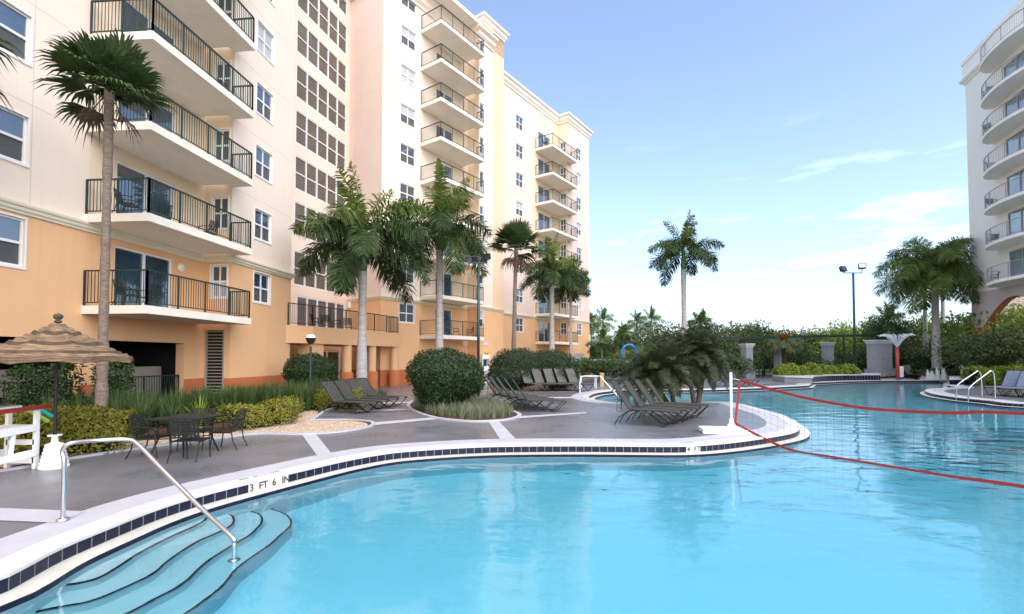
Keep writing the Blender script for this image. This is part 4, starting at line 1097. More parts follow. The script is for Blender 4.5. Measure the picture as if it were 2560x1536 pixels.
# ---------------- far vegetation
def tree_mesh(seed, mname, nb=9, n=5200, ls=.34):
    random.seed(seed); mb = MB(); blobs = []
    for i in range(nb):
        a = i*GA; r = .62*math.sqrt((i+.5)/nb); blobs.append((r*math.cos(a), r*math.sin(a), .60+U(-.16,.22)-(r*.28), U(.26,.42), U(.20,.32)))
    for k in range(n):
        bx,by,bz,br,bh = blobs[k % nb]; d = rv(); q = 1-abs(random.gauss(0,.28)); sc = 1+.16*math.sin(d.x*7+bx*20)+.14*math.sin(d.z*8+by*15)
        p = Vector((bx+br*q*sc*d.x, by+br*q*sc*d.y, bz+bh*q*sc*d.z)); leaf(mb, p, (d+rv()*.8).normalized(), ls*U(.10,.22), ls*.11)
    return mb, blobs
TREES = {}
def broad_tree(label, u, Y, vtop, wpx, mname='tree1', seed=1, sub='broadleaf_tree'):
    key = (mname, seed % 3)
    H = zAt(vtop, Y); W = wpx/FPX*Y
    if key not in TREES:
        t = thing(sub, label, 'tree'); mb, bl = tree_mesh(seed, mname); mb.build('crown', M[mname], t)
        tb = MB(); tb.tube([(0,0,0),(0.01,0,.2),(0,.01,.5)], [.035,.026,.015], 8)
        for b_ in bl: tb.tube([(0,0,.22),(b_[0]*.5,b_[1]*.5,.4),(b_[0],b_[1],b_[2])], [.018,.012,.005], 5)
        tb.build('trunk', M['wood'], t); TREES[key] = t
    else: t = dup(TREES[key], (0,0,0), 0)
    c = P0(u, Y); t.location = (c.x, Y, 0); t.rotation_euler = (0,0,seed*1.3); t.scale = (W/1.5, W/1.5, H/1.0)
    t["label"] = label; t["category"] = 'tree'; t["group"] = 'trees beyond the pool'
    return t
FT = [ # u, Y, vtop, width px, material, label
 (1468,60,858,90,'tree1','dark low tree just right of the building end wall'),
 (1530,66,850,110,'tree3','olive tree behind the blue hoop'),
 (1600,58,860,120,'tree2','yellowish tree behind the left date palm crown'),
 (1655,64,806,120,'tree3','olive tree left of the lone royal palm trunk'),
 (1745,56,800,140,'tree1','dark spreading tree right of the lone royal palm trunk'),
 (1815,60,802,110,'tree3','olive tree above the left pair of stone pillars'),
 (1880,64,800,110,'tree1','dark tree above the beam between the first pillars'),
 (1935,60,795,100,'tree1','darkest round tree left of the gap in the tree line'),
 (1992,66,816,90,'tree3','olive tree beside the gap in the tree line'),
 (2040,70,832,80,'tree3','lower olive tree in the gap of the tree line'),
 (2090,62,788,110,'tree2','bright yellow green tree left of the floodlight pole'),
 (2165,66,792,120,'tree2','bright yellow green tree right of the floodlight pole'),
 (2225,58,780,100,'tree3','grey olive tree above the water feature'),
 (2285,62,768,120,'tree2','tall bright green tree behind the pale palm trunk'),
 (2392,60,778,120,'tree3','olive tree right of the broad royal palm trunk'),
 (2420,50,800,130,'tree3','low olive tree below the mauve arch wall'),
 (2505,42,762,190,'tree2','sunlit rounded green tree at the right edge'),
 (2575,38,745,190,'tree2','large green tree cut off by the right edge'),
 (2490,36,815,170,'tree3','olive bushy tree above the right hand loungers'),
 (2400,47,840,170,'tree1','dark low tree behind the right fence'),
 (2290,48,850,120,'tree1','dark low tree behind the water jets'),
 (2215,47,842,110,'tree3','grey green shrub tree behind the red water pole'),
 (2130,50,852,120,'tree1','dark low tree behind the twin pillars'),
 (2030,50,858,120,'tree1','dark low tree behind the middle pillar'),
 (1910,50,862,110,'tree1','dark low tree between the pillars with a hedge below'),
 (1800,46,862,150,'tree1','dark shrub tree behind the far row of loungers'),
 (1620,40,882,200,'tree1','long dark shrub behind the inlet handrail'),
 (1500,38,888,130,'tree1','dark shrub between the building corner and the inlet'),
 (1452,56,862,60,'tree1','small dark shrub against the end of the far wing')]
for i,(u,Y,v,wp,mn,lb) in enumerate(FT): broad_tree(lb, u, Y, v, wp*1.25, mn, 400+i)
# distant backdrop of trees nobody could count
random.seed(500); mb = MB()
for i in range(60000):
    u = U(1250,2900); Y = U(76,96); c = P0(u,Y); top = 3.4+1.6*math.sin(u*.021)+1.5*math.sin(u*.057+1)+.9*math.sin(u*.13); z = U(0,1)**.8*top
    leaf(mb, Vector((c.x,Y,z)), rv(), U(.4,.8), .35)
o = mb.build('distant_woodland', M['tree3']); o["kind"] = 'stuff'; o["label"] = 'far line of trees closing the view beyond the pool'; o["category"] = 'trees'
# small distant palms
SP = None
for i,(u,Y,v,L_,lb) in enumerate([(1508,70,800,2.6,'distant bright palm nearest the building end wall'),(1478,74,806,2.2,'distant pale palm hugging the building end wall'),(1592,72,806,2.3,'distant left palm of the pair above the blue hoop'),(1628,70,800,2.5,'distant right palm of the pair above the blue hoop'),
     (1752,44,806,1.6,'slender palm top showing over the date palms'),(1560,54,840,2.0,'dark droopy palm behind the blue hoop'),(2222,46,800,2.2,'dark upright palm above the water feature'),(1505,50,852,1.9,'dark droopy palm right of the end wall')]):
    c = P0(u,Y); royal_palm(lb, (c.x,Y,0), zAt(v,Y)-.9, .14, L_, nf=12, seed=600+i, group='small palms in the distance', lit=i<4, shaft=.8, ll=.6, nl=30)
# arching old palm between the pillars, sago like
random.seed(620); c = P0(1960,44); t = thing('arching_palm','drooping olive palm with orange heart hanging over the second pillar','palm tree',(c.x,44,0))
mb = MB(); mb.tube(trunk_pts((0,0,0),(0,0,3.0)), .16, 10); mb.build('trunk', M['wood'], t)
mb = MB()
for i in range(18): frond(mb, Vector((0,0,3.0)), i*GA, .95-.5*i/18, 2.3, 2.3, 50, .7, .05, .3, 1.2)
mb.build('crown', M['tree3'], t)
mb = MB()
for i in range(8): frond(mb, Vector((0,0,3.1)), i*GA, 1.3, 1.3, .8, 30, .45, .06, .4, .5)
mb.build('orange_leaves', M['orangeleaf'], t)
# croton / yellow shrubs by the far planter
for i,(u0,u1,Y,h,lb,mn) in enumerate([(1945,2040,38.5,1.25,'yellow leaved shrub row on the left end of the far planter','lime'),(2045,2140,40.2,1.15,'yellow leaved shrub row on the right end of the far planter','lime'),(2430,2520,33,1.1,'light green shrub row behind the right hand lounger','lime'),(2260,2300,44,1.4,'dark shrub behind the water jets','bush'),(2290,2420,41.5,.8,'low green shrub row behind the water jets','strap'),(1600,1700,30.5,.8,'low yellow green shrubs behind the inlet','yellow_leaf'),(2520,2640,31,1.3,'light green shrub row behind the last right lounger','lime')]):
    a = P0(u0,Y); b_ = P0(u1,Y); hedge('shrub_row', lb, 'hedge', [(a.x,Y),(b_.x,Y+.3)], h+zAt(930,Y)*0, 1.2, 3600, .16, mn, 640+i, wob=.2)
# ================================================================ furniture and fittings
M['sling'] = bpy.data.materials.new('woven sling')
m = M['sling']; m.use_nodes = True; N = m.node_tree.nodes; L = m.node_tree.links; b = N["Principled BSDF"]; b.inputs["Roughness"].default_value = .6
tc = N.new("ShaderNodeTexCoord"); ck = N.new("ShaderNodeTexChecker"); ck.inputs["Scale"].default_value = 14
ck.inputs["Color1"].default_value = (.085,.076,.06,1); ck.inputs["Color2"].default_value = (.014,.014,.013,1)
L.new(tc.outputs["Object"], ck.inputs["Vector"]); L.new(ck.outputs[0], b.inputs["Base Color"])
M['blue sling'] = mat('blue grey sling', (.12,.16,.24), .6, col2=(.22,.27,.36), vscale=14)
M['greysling'] = mat('grey green sling', (.06,.06,.052), .6, col2=(.12,.12,.10), vscale=14)
M['whitecloth'] = mat('white towel cloth', (.70,.72,.78), .9, var=.1, vscale=6)
def lounger(name, label, sling, group, back=57, color='bronze'):
    t = thing(name, label, 'lounger', (0,0,0), 0, group)
    a = math.radians(back); hx = -.25; bx = hx-.96*math.cos(a); bz = .44+.96*math.sin(a); w = .31
    mb = MB()
    for s in (-1,1):
        y = s*w; mb.tube([(hx,y,.44),(.6,y,.435),(1.0,y,.425),(1.1,y,.39)], .016, 6)
    mb.tube([(1.1,-w,.39),(1.1,w,.39)], .016, 6); mb.tube([(hx,-w,.44),(hx,w,.44)], .016, 6)
    mb.build('frame', M[color], t)
    mb = MB()
    for s in (-1,1): mb.tube([(hx,s*w,.44),(bx+.02,s*w,bz-.03),(bx,s*w*.9,bz)], .016, 6)
    mb.tube([(bx,-w*.9,bz),(bx,w*.9,bz)], .016, 6)
    mb.build('back_frame', M[color], t)
    def straps(mb, p0, p1, n, nx=6):
        p0 = Vector(p0); p1 = Vector(p1); d = (p1-p0)
        for i in range(n):
            c = p0+d*(i+.5)/n; mb.beam(c+Vector((0,-w,0)), c+Vector((0,w,0)), d.length/n*.72, .006, up=Vector((-d.z,0,d.x)))
        for j in range(nx):
            y = -w+2*w*(j+.5)/nx; o = Vector((-d.z,0,d.x)).normalized()*.004; mb.beam(p0+o+Vector((0,y,0)), p1+o+Vector((0,y,0)), 2*w/nx*.7, .004, up=Vector((-d.z,0,d.x)))
    mb = MB(); straps(mb, (hx+.02,0,.445), (1.08,0,.43), 17); mb.build('seat_sling', M[sling], t)
    mb = MB(); straps(mb, (hx-.02,0,.46), (bx,0,bz-.01), 12); mb.build('back_sling', M[sling], t)
    for s in (-1,1):
        y = s*(w+.01)
        mb = MB(); mb.tube([(.0,y,.43),(-.26,y,.40),(-.52,y,.22),(-.66,y,.0)], .015, 6); mb.build('rear_leg', M[color], t)
        mb = MB(); mb.tube([(.0,y,.43),(.30,y,.22),(.52,y,.05),(.64,y,.014),(.76,y,.05),(.98,y,.28),(1.09,y,.41)], .015, 6); mb.build('front_leg', M[color], t)
    mb = MB(); mb.tube([(.64,-w,.02),(.64,w,.02)], .012, 6); mb.build('cross_bar', M[color], t)
    mb = MB(); 
    for s in (-1,1): mb.tube([(bx*.6+hx*.4,s*w*.9,bz*.6+.44*.4),(hx-.35,s*w*.9,.38),(-.1,s*w*.9,.41)], .010, 6)
    mb.build('back_prop', M[color], t)
    return t
ORD = ['nearest','second','third','fourth','fifth']
def lrow(proto, first, start, axis, step, n, text, group, zs):
    rz = math.atan2(axis[1], axis[0])
    for k in range(n):
        lab = '%s lounger %s' % (ORD[k], text); loc = (start[0]+step[0]*k, start[1]+step[1]*k, 0)
        if first and k == 0: o = proto; o.location = loc; o.rotation_euler = (0,0,rz); o["label"] = lab; o["group"] = group
        else: o = dup(proto, loc, rz+U(-.07,.07), lab, group, (1,1,zs))
random.seed(700)
LP_ = lounger('sun_lounger', '', 'sling', '')
# group on the peninsula
g_ = G(1660,1066); lrow(LP_, True, (g_.x-.58,g_.y+.30), (.9,-.43), (.50,.62), 4, 'of the row on the peninsula beside the net post', 'loungers on the peninsula', .97)
g_ = G(1384,1029); lrow(LP_, False, (g_.x-.68,g_.y+.05), (1,-.06), (-.30,.72), 5, 'of the row standing right of the island bush', 'loungers right of the island bush', .90)
g_ = G(903,1033); lrow(LP_, False, (g_.x-.60,g_.y+.15), (.96,-.25), (.16,.80), 4, 'of the row by the globe lamp post', 'loungers by the globe lamp post', .86)
LG_ = lounger('sun_lounger', '', 'greysling', '', back=58)
g_ = G(1335,966); ss = ['leftmost','second','middle','fourth','rightmost']
for k in range(5):
    lab = '%s of the five upright-backed grey loungers before the double bush' % ss[k]; loc = (P0(1328+k*29,27.2).x, 27.2+.1*k, 0); rz = math.radians(-62)
    if k == 0: o = LG_; o.location = loc; o.rotation_euler = (0,0,rz); o["label"] = lab; o["group"] = 'loungers before the double bush'
    else: dup(LG_, loc, rz+U(-.05,.05), lab, 'loungers before the double bush')
for k in range(4):
    c = P0(1818+k*25, 30.5-.3*k); dup(LG_, (c.x,31.2+.2*k,0), math.radians(-35), '%s lounger of the far row behind the net between inlet and pillars' % ['leftmost','second','third','rightmost'][k], 'far row of loungers behind the net')
LB_ = lounger('sun_lounger', '', 'blue sling', '')
for k,(u,Y) in enumerate([(2512,24.2),(2548,23.4),(2590,22.8)]):
    c = P0(u,Y); lab = '%s blue lounger by the ladder rails at the right edge' % ['leftmost','middle','rightmost'][k]; rz = math.radians(198)
    if k == 0: o = LB_; o.location = (c.x,Y,0); o.rotation_euler = (0,0,rz); o["label"] = lab; o["group"] = 'blue loungers at the right edge'
    else: dup(LB_, (c.x,Y,0), rz, lab, 'blue loungers at the right edge')
LW_ = lounger('sun_lounger', 'white covered lounger alone before the dark hedge at right', 'whitecloth', None, back=66); c = P0(2416,40.5); LW_.location = (c.x,40.5,0); LW_.rotation_euler = (0,0,math.radians(-110)); LW_["group"] = 'lone loungers beyond the pool'
c = P0(2280,41.5); dup(LG_, (c.x,41.5,0), math.radians(-95), 'dark lounger alone between the white bin and the water jets', 'lone loungers beyond the pool')
# patio chairs and table
def chair(label, group):
    t = thing('patio_chair', label, 'chair', (0,0,0), 0, group); w = .27; c = 'bronze'
    for s in (-1,1):
        mb = MB(); mb.tube([(.27,s*w,0),(.24,s*w,.2),(.22,s*w,.42),(.22,s*w,.62)], .014, 6); mb.build('front_leg', M[c], t)
        mb = MB(); mb.tube([(-.34,s*w,0),(-.24,s*w,.2),(-.20,s*w,.42),(-.30,s*w,.86)], .014, 6); mb.build('rear_leg', M[c], t)
        mb = MB(); mb.tube([(-.27,s*w,.66),(0,s*w,.66),(.2,s*w,.64),(.27,s*w,.60)], .016, 6); mb.build('armrest', M[c], t)
    mb = MB(); 
    for i in range(9): x = -.20+.46*i/8; mb.beam((x,-w,.42),(x,w,.42), .042, .012)
    mb.beam((-.21,-w,.41),(.27,-w,.41),.03); mb.beam((-.21,w,.41),(.27,w,.41),.03); mb.build('seat', M[c], t)
    mb = MB(); a = Vector((-.215,0,.50)); b_ = Vector((-.305,0,.90))
    for i in range(9): f = i/8; p = a.lerp(b_,f); mb.beam(p+Vector((0,-w,0)), p+Vector((0,w,0)), .006, .028)
    for i in range(8): y = -w+2*w*i/7; mb.beam(a+Vector((0,y,0)), b_+Vector((0,y,0)), .030, .006)
    mb.build('backrest', M[c], t)
    return t
tt = thing('patio_table', 'square dark metal patio table standing by the planting bed', 'table', (-6.43,9.5,0), math.radians(-8))
mb = MB(); mb.box((0,0,.715),(.98,.92,.03)); mb.build('tabletop', M['bronze'], tt)
for sx_ in (-1,1):
    for sy in (-1,1):
        mb = MB(); mb.tube([(sx_*.34,sy*.34,.70),(sx_*.30,sy*.30,.35),(sx_*.40,sy*.40,0)], .018, 6); mb.build('leg', M['bronze'], tt)
mb = MB(); mb.beam((-.30,-.30,.33),(.30,.30,.33),.02); mb.beam((-.30,.30,.33),(.30,-.30,.33),.02); mb.build('cross_brace', M['bronze'], tt)
CH = chair('patio chair with its back to the pool in front of the square table', 'chairs round the patio table')
CH.scale = (.88,)*3; CH.location = (-5.98,8.98,0); CH.rotation_euler = (0,0,math.radians(97))
dup(CH, (-6.95,9.3,0), math.radians(8), 'patio chair at the left end of the square table', 'chairs round the patio table')
dup(CH, (-5.95,10.1,0), math.radians(186), 'patio chair at the right end of the square table, nearest the gravel', 'chairs round the patio table')
dup(CH, (-6.65,10.15,0), math.radians(-82), 'patio chair behind the square table against the plants', 'chairs round the patio table')
# balcony furniture
def on_bal(fac, u, v0, k, o, rz, lab, g='chairs on the balconies', s=1.0):
    t, _ = fac.tz(u, v0, o); p = fac.P(t, floor(k)+.002, o); dup(CH, p, rz, lab, g)
on_bal(fA,318,740,1,1.1,.2,'left chair on the lowest left balcony'); on_bal(fA,372,745,1,1.1,2.9,'right chair on the lowest left balcony')
on_bal(fA,318,520,2,1.1,.3,'left chair on the second left balcony'); on_bal(fA,400,520,2,1.0,2.8,'middle chair on the second left balcony'); on_bal(fA,520,560,2,1.1,3.1,'right chair by the small window on the second left balcony')
on_bal(fA,540,180,4,1.1,3.0,'chair at the far end of the fourth left balcony')
on_bal(fM,1140,830,1,1.1,.1,'left chair on the lowest middle balcony'); on_bal(fM,1175,830,1,1.1,3.0,'right chair on the lowest middle balcony')
on_bal(fM,1122,350,6,1.1,.3,'chair on the sixth middle balcony'); on_bal(fM,1120,235,7,1.1,.3,'chair on the seventh middle balcony')
on_bal(fF,1362,850,1,1.1,.1,'chair on the lowest far wing balcony'); on_bal(fF,1362,330,8,1.1,.1,'chair on the top far wing balcony'); on_bal(fF,1372,410,7,1.1,.1,'chair on the seventh far wing balcony')
for k,(u,lab) in enumerate([(790,'chair at the left corner of the entrance terrace'),(815,'second chair from the left on the entrance terrace'),(842,'third chair from the left on the entrance terrace'),(868,'chair on the entrance terrace behind the royal palm trunk')]):
    t,_ = ftr.tz(u,820,-1.3); p = ftr.P(t,F1+.022,-1.3); dup(CH, p, k*1.7, lab, 'chairs on the entrance terrace')
for k,b in enumerate(bo[:6]):
    p = Rp(5.4,b+.222,1.0); dup(CH, p, 2.5+k, 'chair on balcony %s from below on the white tower' % ['one','two','three','four','five','six'][k], 'chairs on the curved balconies')
# umbrella
M['thatch'] = bpy.data.materials.new('woven straw'); m = M['thatch']; m.use_nodes = True; N = m.node_tree.nodes; L = m.node_tree.links; b = N["Principled BSDF"]
tc = N.new("ShaderNodeTexCoord"); mp = N.new("ShaderNodeMapping"); mp.inputs["Scale"].default_value = (1.6,1.6,24)
nz = N.new("ShaderNodeTexNoise"); nz.inputs["Scale"].default_value = 3.2; nz.inputs["Detail"].default_value = 8; nz.inputs["Roughness"].default_value = .7
L.new(tc.outputs["Object"], mp.inputs[0]); L.new(mp.outputs[0], nz.inputs["Vector"])
rp = N.new("ShaderNodeValToRGB"); e_ = rp.color_ramp.elements; e_[0].position = .32; e_[0].color = (.045,.026,.014,1); e_[1].position = .66; e_[1].color = (.40,.27,.16,1); q_ = e_.new(.48); q_.color = (.20,.125,.07,1)
L.new(nz.outputs["Fac"], rp.inputs[0]); L.new(rp.outputs[0], b.inputs["Base Color"]); b.inputs["Roughness"].default_value = .9
bp = N.new("ShaderNodeBump"); bp.inputs["Strength"].default_value = .9; bp.inputs["Distance"].default_value = .03; L.new(nz.outputs["Fac"], bp.inputs["Height"]); L.new(bp.outputs[0], b.inputs["Normal"])
M['thatchdark'] = mat('dark woven straw', (.03,.020,.012), .95, col2=(.12,.08,.048), vscale=14, bump=1.0, bscale=60)
uc = G(135,1170); um = thing('thatched_umbrella', 'brown woven straw patio umbrella at the left with a white ribbed base', 'umbrella', (uc.x,uc.y,0), .25)
ns = 8; nr = 21; zt_, zr = 2.50, 1.88; R_ = 1.06
mb = MB(); vs = []; fs = []; K = 8
for i in range(nr+1):
    f = i/nr; r = .05+R_*f
    for k in range(ns*K):
        a = 2*math.pi*k/(ns*K); fr = (k % K)/K; sag = math.sin(math.pi*fr); rr = r*(math.cos(math.pi/ns)/math.cos(((fr-.5)*2*math.pi/ns)))*1.0
        z = zt_-(zt_-zr)*(f**.96) - .055*sag*math.sin(math.pi*f*.9)*1.0 + (.02 if i % 2 else -.012) - (.0 if i<nr else .02)+.06*sag*f**2
        vs.append((rr*math.cos(a), rr*math.sin(a), z))
for i in range(nr):
    for k in range(ns*K): q = (k+1)%(ns*K); fs.append((i*ns*K+k,(i+1)*ns*K+k,(i+1)*ns*K+q,i*ns*K+q))
mb.add(vs, fs)
for i_, f_ in enumerate(mb.f): mb.m[i_] = 1 if (i_//(ns*K)) % 3 == 2 else 0
rim = vs[-ns*K:]
for k in range(ns*K):
    a_, b_ = Vector(rim[k]), Vector(rim[(k+1)%(ns*K)]); dn = Vector((0,0,-.085)); j1 = Vector((0,0,U(-.02,.02)))
    mb.quad(a_, b_, b_*1+dn+Vector((-b_.x*.02,-b_.y*.02,0)), a_*1+dn+Vector((-a_.x*.02,-a_.y*.02,0)))
mb.build('canopy', [M['thatch'], M['thatchdark']], um)
mb = MB(); mb.tube([(0,0,.45),(0,0,2.5)], .024, 10); mb.build('pole', M['bronze'], um)
mb = MB(); mb.lathe([(.001,.0),(.05,.0),(.055,.03),(.03,.05),(.06,.08),(.07,.115),(.05,.15),(.001,.17)], (0,0,2.50), 14); mb.build('finial', M['wood'], um, smooth=True)
mb = MB()
for k in range(ns):
    a = 2*math.pi*k/ns; mb.tube([(0,0,2.42),(R_*.97*math.cos(a),R_*.97*math.sin(a),zr-.02)], .009, 5); mb.tube([(0,0,1.95),(R_*.5*math.cos(a),R_*.5*math.sin(a),2.22)], .008, 5)
mb.build('ribs', M['bronze'], um)
mb = MB(); prof = [(.001,.0),(.20,.0)]; z = 0
for k in range(7):
    r = .195-.013*k; prof += [(r+.012,z+.01),(r+.012,z+.045),(r-.006,z+.055)]; z += .06
prof += [(.10,z),(.05,z+.02),(.045,z+.12),(.10,z+.13),(.10,z+.15),(.001,z+.15)]
mb.lathe(prof, (0,0,0), 20); mb.build('base', M['white'], um)
# lifeguard chair
lf = G(85,1171); lg = thing('lifeguard_chair', 'white wooden poolside chair with red and green arm at the left edge', 'chair', (lf.x-.22,lf.y-.42,0), math.radians(90)); lg.scale = (1,.6,1)
M['red'] = mat('red paint', (.30,.022,.018), .45, var=.12, vscale=5); M['seagreen'] = mat('sea green paint', (.10,.35,.22), .5)
for sx_ in (-1,1):
    for sy in (-1,1):
        mb = MB(); mb.beam((sx_*.42,sy*.40,0),(sx_*(.42 if sx_>0 else .36),sy*.40,1.0), .09, .07); mb.build('leg', M['white'], lg)
for sy in (-1,1):
    mb = MB(); mb.beam((-.5,sy*.445,.66),(.44,sy*.445,.70), .025, .11); mb.beam((-.5,sy*.445,.24),(.44,sy*.445,.28), .025, .12); mb.build('side_rail', M['white'], lg)
    mb = MB(); mb.beam((-.50,sy*.42,1.02),(.60,sy*.42,1.04), .18, .03); mb.cm = 1; mb.beam((-.50,sy*.525,1.03),(.60,sy*.525,1.05), .025, .075); mb.cm = 2; mb.beam((-.5,sy*.42,1.045),(.55,sy*.42,1.062), .16, .012); mb.build('armrest', [M['white'],M['red'],M['seagreen']], lg)
    mb = MB(); mb.beam((.0,sy*.40,.25),(.05,sy*.40,.68), .06, .05); mb.build('strut', M['white'], lg)
mb = MB()
for i in range(7): mb.beam((-.36+.12*i,-.40,.74),(-.36+.12*i,.40,.74), .10, .022)
mb.build('seat', M['white'], lg)
mb = MB()
for i in range(6):
    y = -.34+.136*i; h_ = 1.28-.9*(y*y)*.9; mb.beam((-.34,y,.70),(-.50,y,h_), .12, .02, up=(1,0,0))
mb.build('backrest', M['white'], lg)
mb = MB(); mb.beam((.40,-.4,.14),(.40,.4,.14), .03,.10); mb.beam((.40,-.4,.45),(.40,.4,.45),.03,.09); mb.build('step', M['white'], lg)
M['limeplastic'] = mat('lime foam', (.30,.55,.06), .5); M['teal'] = mat('teal foam', (.02,.42,.40), .5)
for (mn,lab,a,b_) in (('limeplastic','lime green foam noodle poking out behind the white chair',tuple(AT(60,1022,8.45)),tuple(AT(121,1054,8.75))),('teal','teal foam noodle poking out behind the white chair',tuple(AT(80,1018,8.7)),tuple(AT(132,1042,8.9)))):
    mb = MB(); a = Vector(a); b_ = Vector(b_); mb.tube([a, a.lerp(b_,.5)+Vector((0,0,.015)), b_], .035, 10); o = mb.build('foam_noodle', M[mn]); tag(o, lab, 'pool noodle', 'foam noodles')
# near stair handrail
def rail(name, label, pts, r, cat='handrail', flange=None, group=None, m='steel', n=12):
    P_ = catmull([Vector(p) for p in pts], 5, False); o0 = Vector((pts[0][0],pts[0][1],0)); t = thing(name, label, cat, o0, 0, group)
    mb = MB(); mb.tube([p-o0 for p in P_], r, n); mb.build('tube', M[m], t, smooth=True)
    for f in (flange or []):
        mb = MB(); mb.lathe([(r*2.6,0),(r*2.6,.012),(r*1.6,.028),(r*1.02,.03)], (f[0]-o0.x,f[1]-o0.y,f[2]), 20); mb.build('flange', M[m], t, smooth=True)
    return t
b0_ = G(157,1303); Yb = b0_.y; e_w = AT(585,1352,5.15); e_b = AT(585,1405,5.15)
tA_ = AT(150,1150,Yb); tB_ = AT(190,1107,Yb+.02); tC_ = AT(320,1098,5.85); 
rail('stair_handrail','stainless steel stair handrail curving from the coping down into the steps',[(b0_.x,b0_.y,.012),(b0_.x,b0_.y,.25),(b0_.x,b0_.y,.5),(b0_.x-.005,b0_.y,.70),tuple(AT(156,1128,Yb)),tuple(AT(168,1112,Yb)),tuple(AT(190,1106,Yb+.04)),tuple(AT(250,1101,5.70)),tuple(AT(318,1099,5.80)),tuple(AT(345,1112,5.79)),tuple(AT(400,1168,5.66)),tuple(AT(500,1268,5.40)),tuple(AT(578,1341,5.16)),tuple(AT(585,1356,5.15)),tuple(AT(586,1380,5.15)),(e_b.x,e_b.y,min(e_b.z,-.30))],.024,flange=[(b0_.x,b0_.y,.012),(e_b.x,e_b.y,-.318)])
# far inlet handrail
pp = G(1450,984); Y2 = 24.5
rail('stair_handrail','thin white handrail sloping into the narrow inlet',[(pp.x,pp.y,.0),tuple(AT(1450,955,pp.y)),tuple(AT(1458,941,pp.y)),tuple(AT(1498,941,24.6)),tuple(AT(1508,950,24.2)),tuple(AT(1547,994,23.0))],.03,group='white rails',m='white')
# ladder rails on the right
for k,(a,b_,c_,d_) in enumerate([((2391,1003),(2391,968),(2443,928),(2455,994)),((2421,1008),(2421,974),(2476,928),(2488,1000))]):
    Y_ = G(*d_).y; d3 = G(*d_)
    rail('ladder_rail','%s steel ladder rail at the right hand pool edge' % ['left','right'][k],[tuple(AT(a[0],a[1],Y_+.2)),tuple(AT(b_[0],b_[1]+8,Y_+.15)),tuple(AT(b_[0]+6,b_[1]-8,Y_+.12)),tuple(AT(c_[0]-8,c_[1]+6,Y_+.02)),tuple(AT(c_[0]+2,c_[1],Y_)),tuple(AT(c_[0]+9,c_[1]+9,Y_)),(d3.x,d3.y,.5),(d3.x,d3.y,.0)],.026,group='ladder rails')
# volleyball net
pb = G(1829,1083); PB = Vector((pb.x,pb.y,0)); nd = Vector((2.7,-4.5,0)).normalized(); nn_ = Vector((nd.y,-nd.x,0))
PE = PB+nd*12.4
def onnet(u, v):
    r = ray(u,v); c = Vector((0,0,HC)); k = ((PB-c).dot(nn_))/r.dot(nn_); p = c+r*k; return (p-PB).dot(nd), p.z
for k,(p,lab) in enumerate(((PB,'white net post on a flat white base at the tip of the peninsula'),(PE,'white net post on the deck at the far right outside the photo'))):
    t = thing('net_post', lab, 'net post', p, math.radians(-10), 'net posts'); mb = MB(); mb.tube([(0,0,.1),(0,0,1.52)], .032, 12); mb.build('pole', M['white'], t, smooth=True)
    mb = MB(); mb.lathe([(.18,.10),(.12,.14),(.06,.24),(.045,.36),(.001,.36)], (0,0,.012), 16); mb.build('socket', M['white'], t, smooth=True)
    mb = MB(); pts = [(-.62,-.30),(-.50,-.34),(.40,-.34),(.50,-.26),(.50,.24),(.40,.34),(-.5,.34),(-.62,.28)]; pts = [(x-.12,y) for x,y in pts]; mb.prism(pts, .012, .12); mb.build('base', M['white'], t)
topc = [onnet(*p) for p in ((1850,951),(1966,984),(2068,1006),(2174,1022),(2280,1029),(2381,1033),(2560,1034))]; botc = [onnet(*p) for p in ((1838,1056),(1853,1067),(1967,1122),(2068,1151),(2174,1175),(2381,1204),(2560,1217))]
s_end = 12.0
topc += [(8.5, 1.02),(10.5,1.12),(s_end,1.30)]; botc += [(8.5,-.16),(10.5,-.05),(s_end,.15)]
topc.sort(); botc.sort()
def interp(c, s):
    if s <= c[0][0]: return c[0][1]
    for (a,za),(b_,zb) in zip(c[:-1],c[1:]):
        if s <= b_: return za+(zb-za)*(s-a)/(b_-a)
    return c[-1][1]
nt = thing('volleyball_net','red edged volleyball net sagging across the pool to the right','net',PB)
NP = lambda s,z: nd*s+Vector((0,0,z)); s0 = .12
tp_ = catmull([NP(s,z) for s,z in topc if s > s0-.2], 4, False); bt_ = catmull([NP(s,max(z,-.19)) for s,z in botc if s > s0-.2], 4, False)
def tape(P_, w):
    mb = MB()
    for a,b_ in zip(P_[:-1],P_[1:]): mb.beam(a, b_, .012, w)
    return mb
tape(tp_, .055).build('top_tape', M['red'], nt); tape(bt_, .055).build('bottom_tape', M['red'], nt)
mb = MB(); mb.beam(tp_[0], bt_[0]+Vector((0,0,.0)), .012, .055); mb.beam(NP(s_end,1.3),NP(s_end,.15),.012,.055); mb.build('side_tape', M['red'], nt)
mb = MB(); mb.beam(NP(.0,1.38),tp_[0],.012); mb.beam(NP(0,.25),bt_[0],.012); mb.build('tie_cord', M['white'], nt)
M['cord'] = mat('grey net cord', (.10,.12,.13), .8)
mb = MB(); s = s0+.15
while s < s_end:
    a = interp(topc,s)-.02; b_ = max(interp(botc,s),-.19)+.02; mb.beam(NP(s,a),NP(s,b_),.0028); s += .15
for j in range(1,9):
    f = j/9; pr = None; s = s0
    while s < s_end:
        z = interp(topc,s)*(1-f)+max(interp(botc,s),-.19)*f; q = NP(s,z)
        if pr is not None: mb.beam(pr,q,.0028)
        pr = q; s += .45
mb.build('mesh_netting', M['cord'], nt)
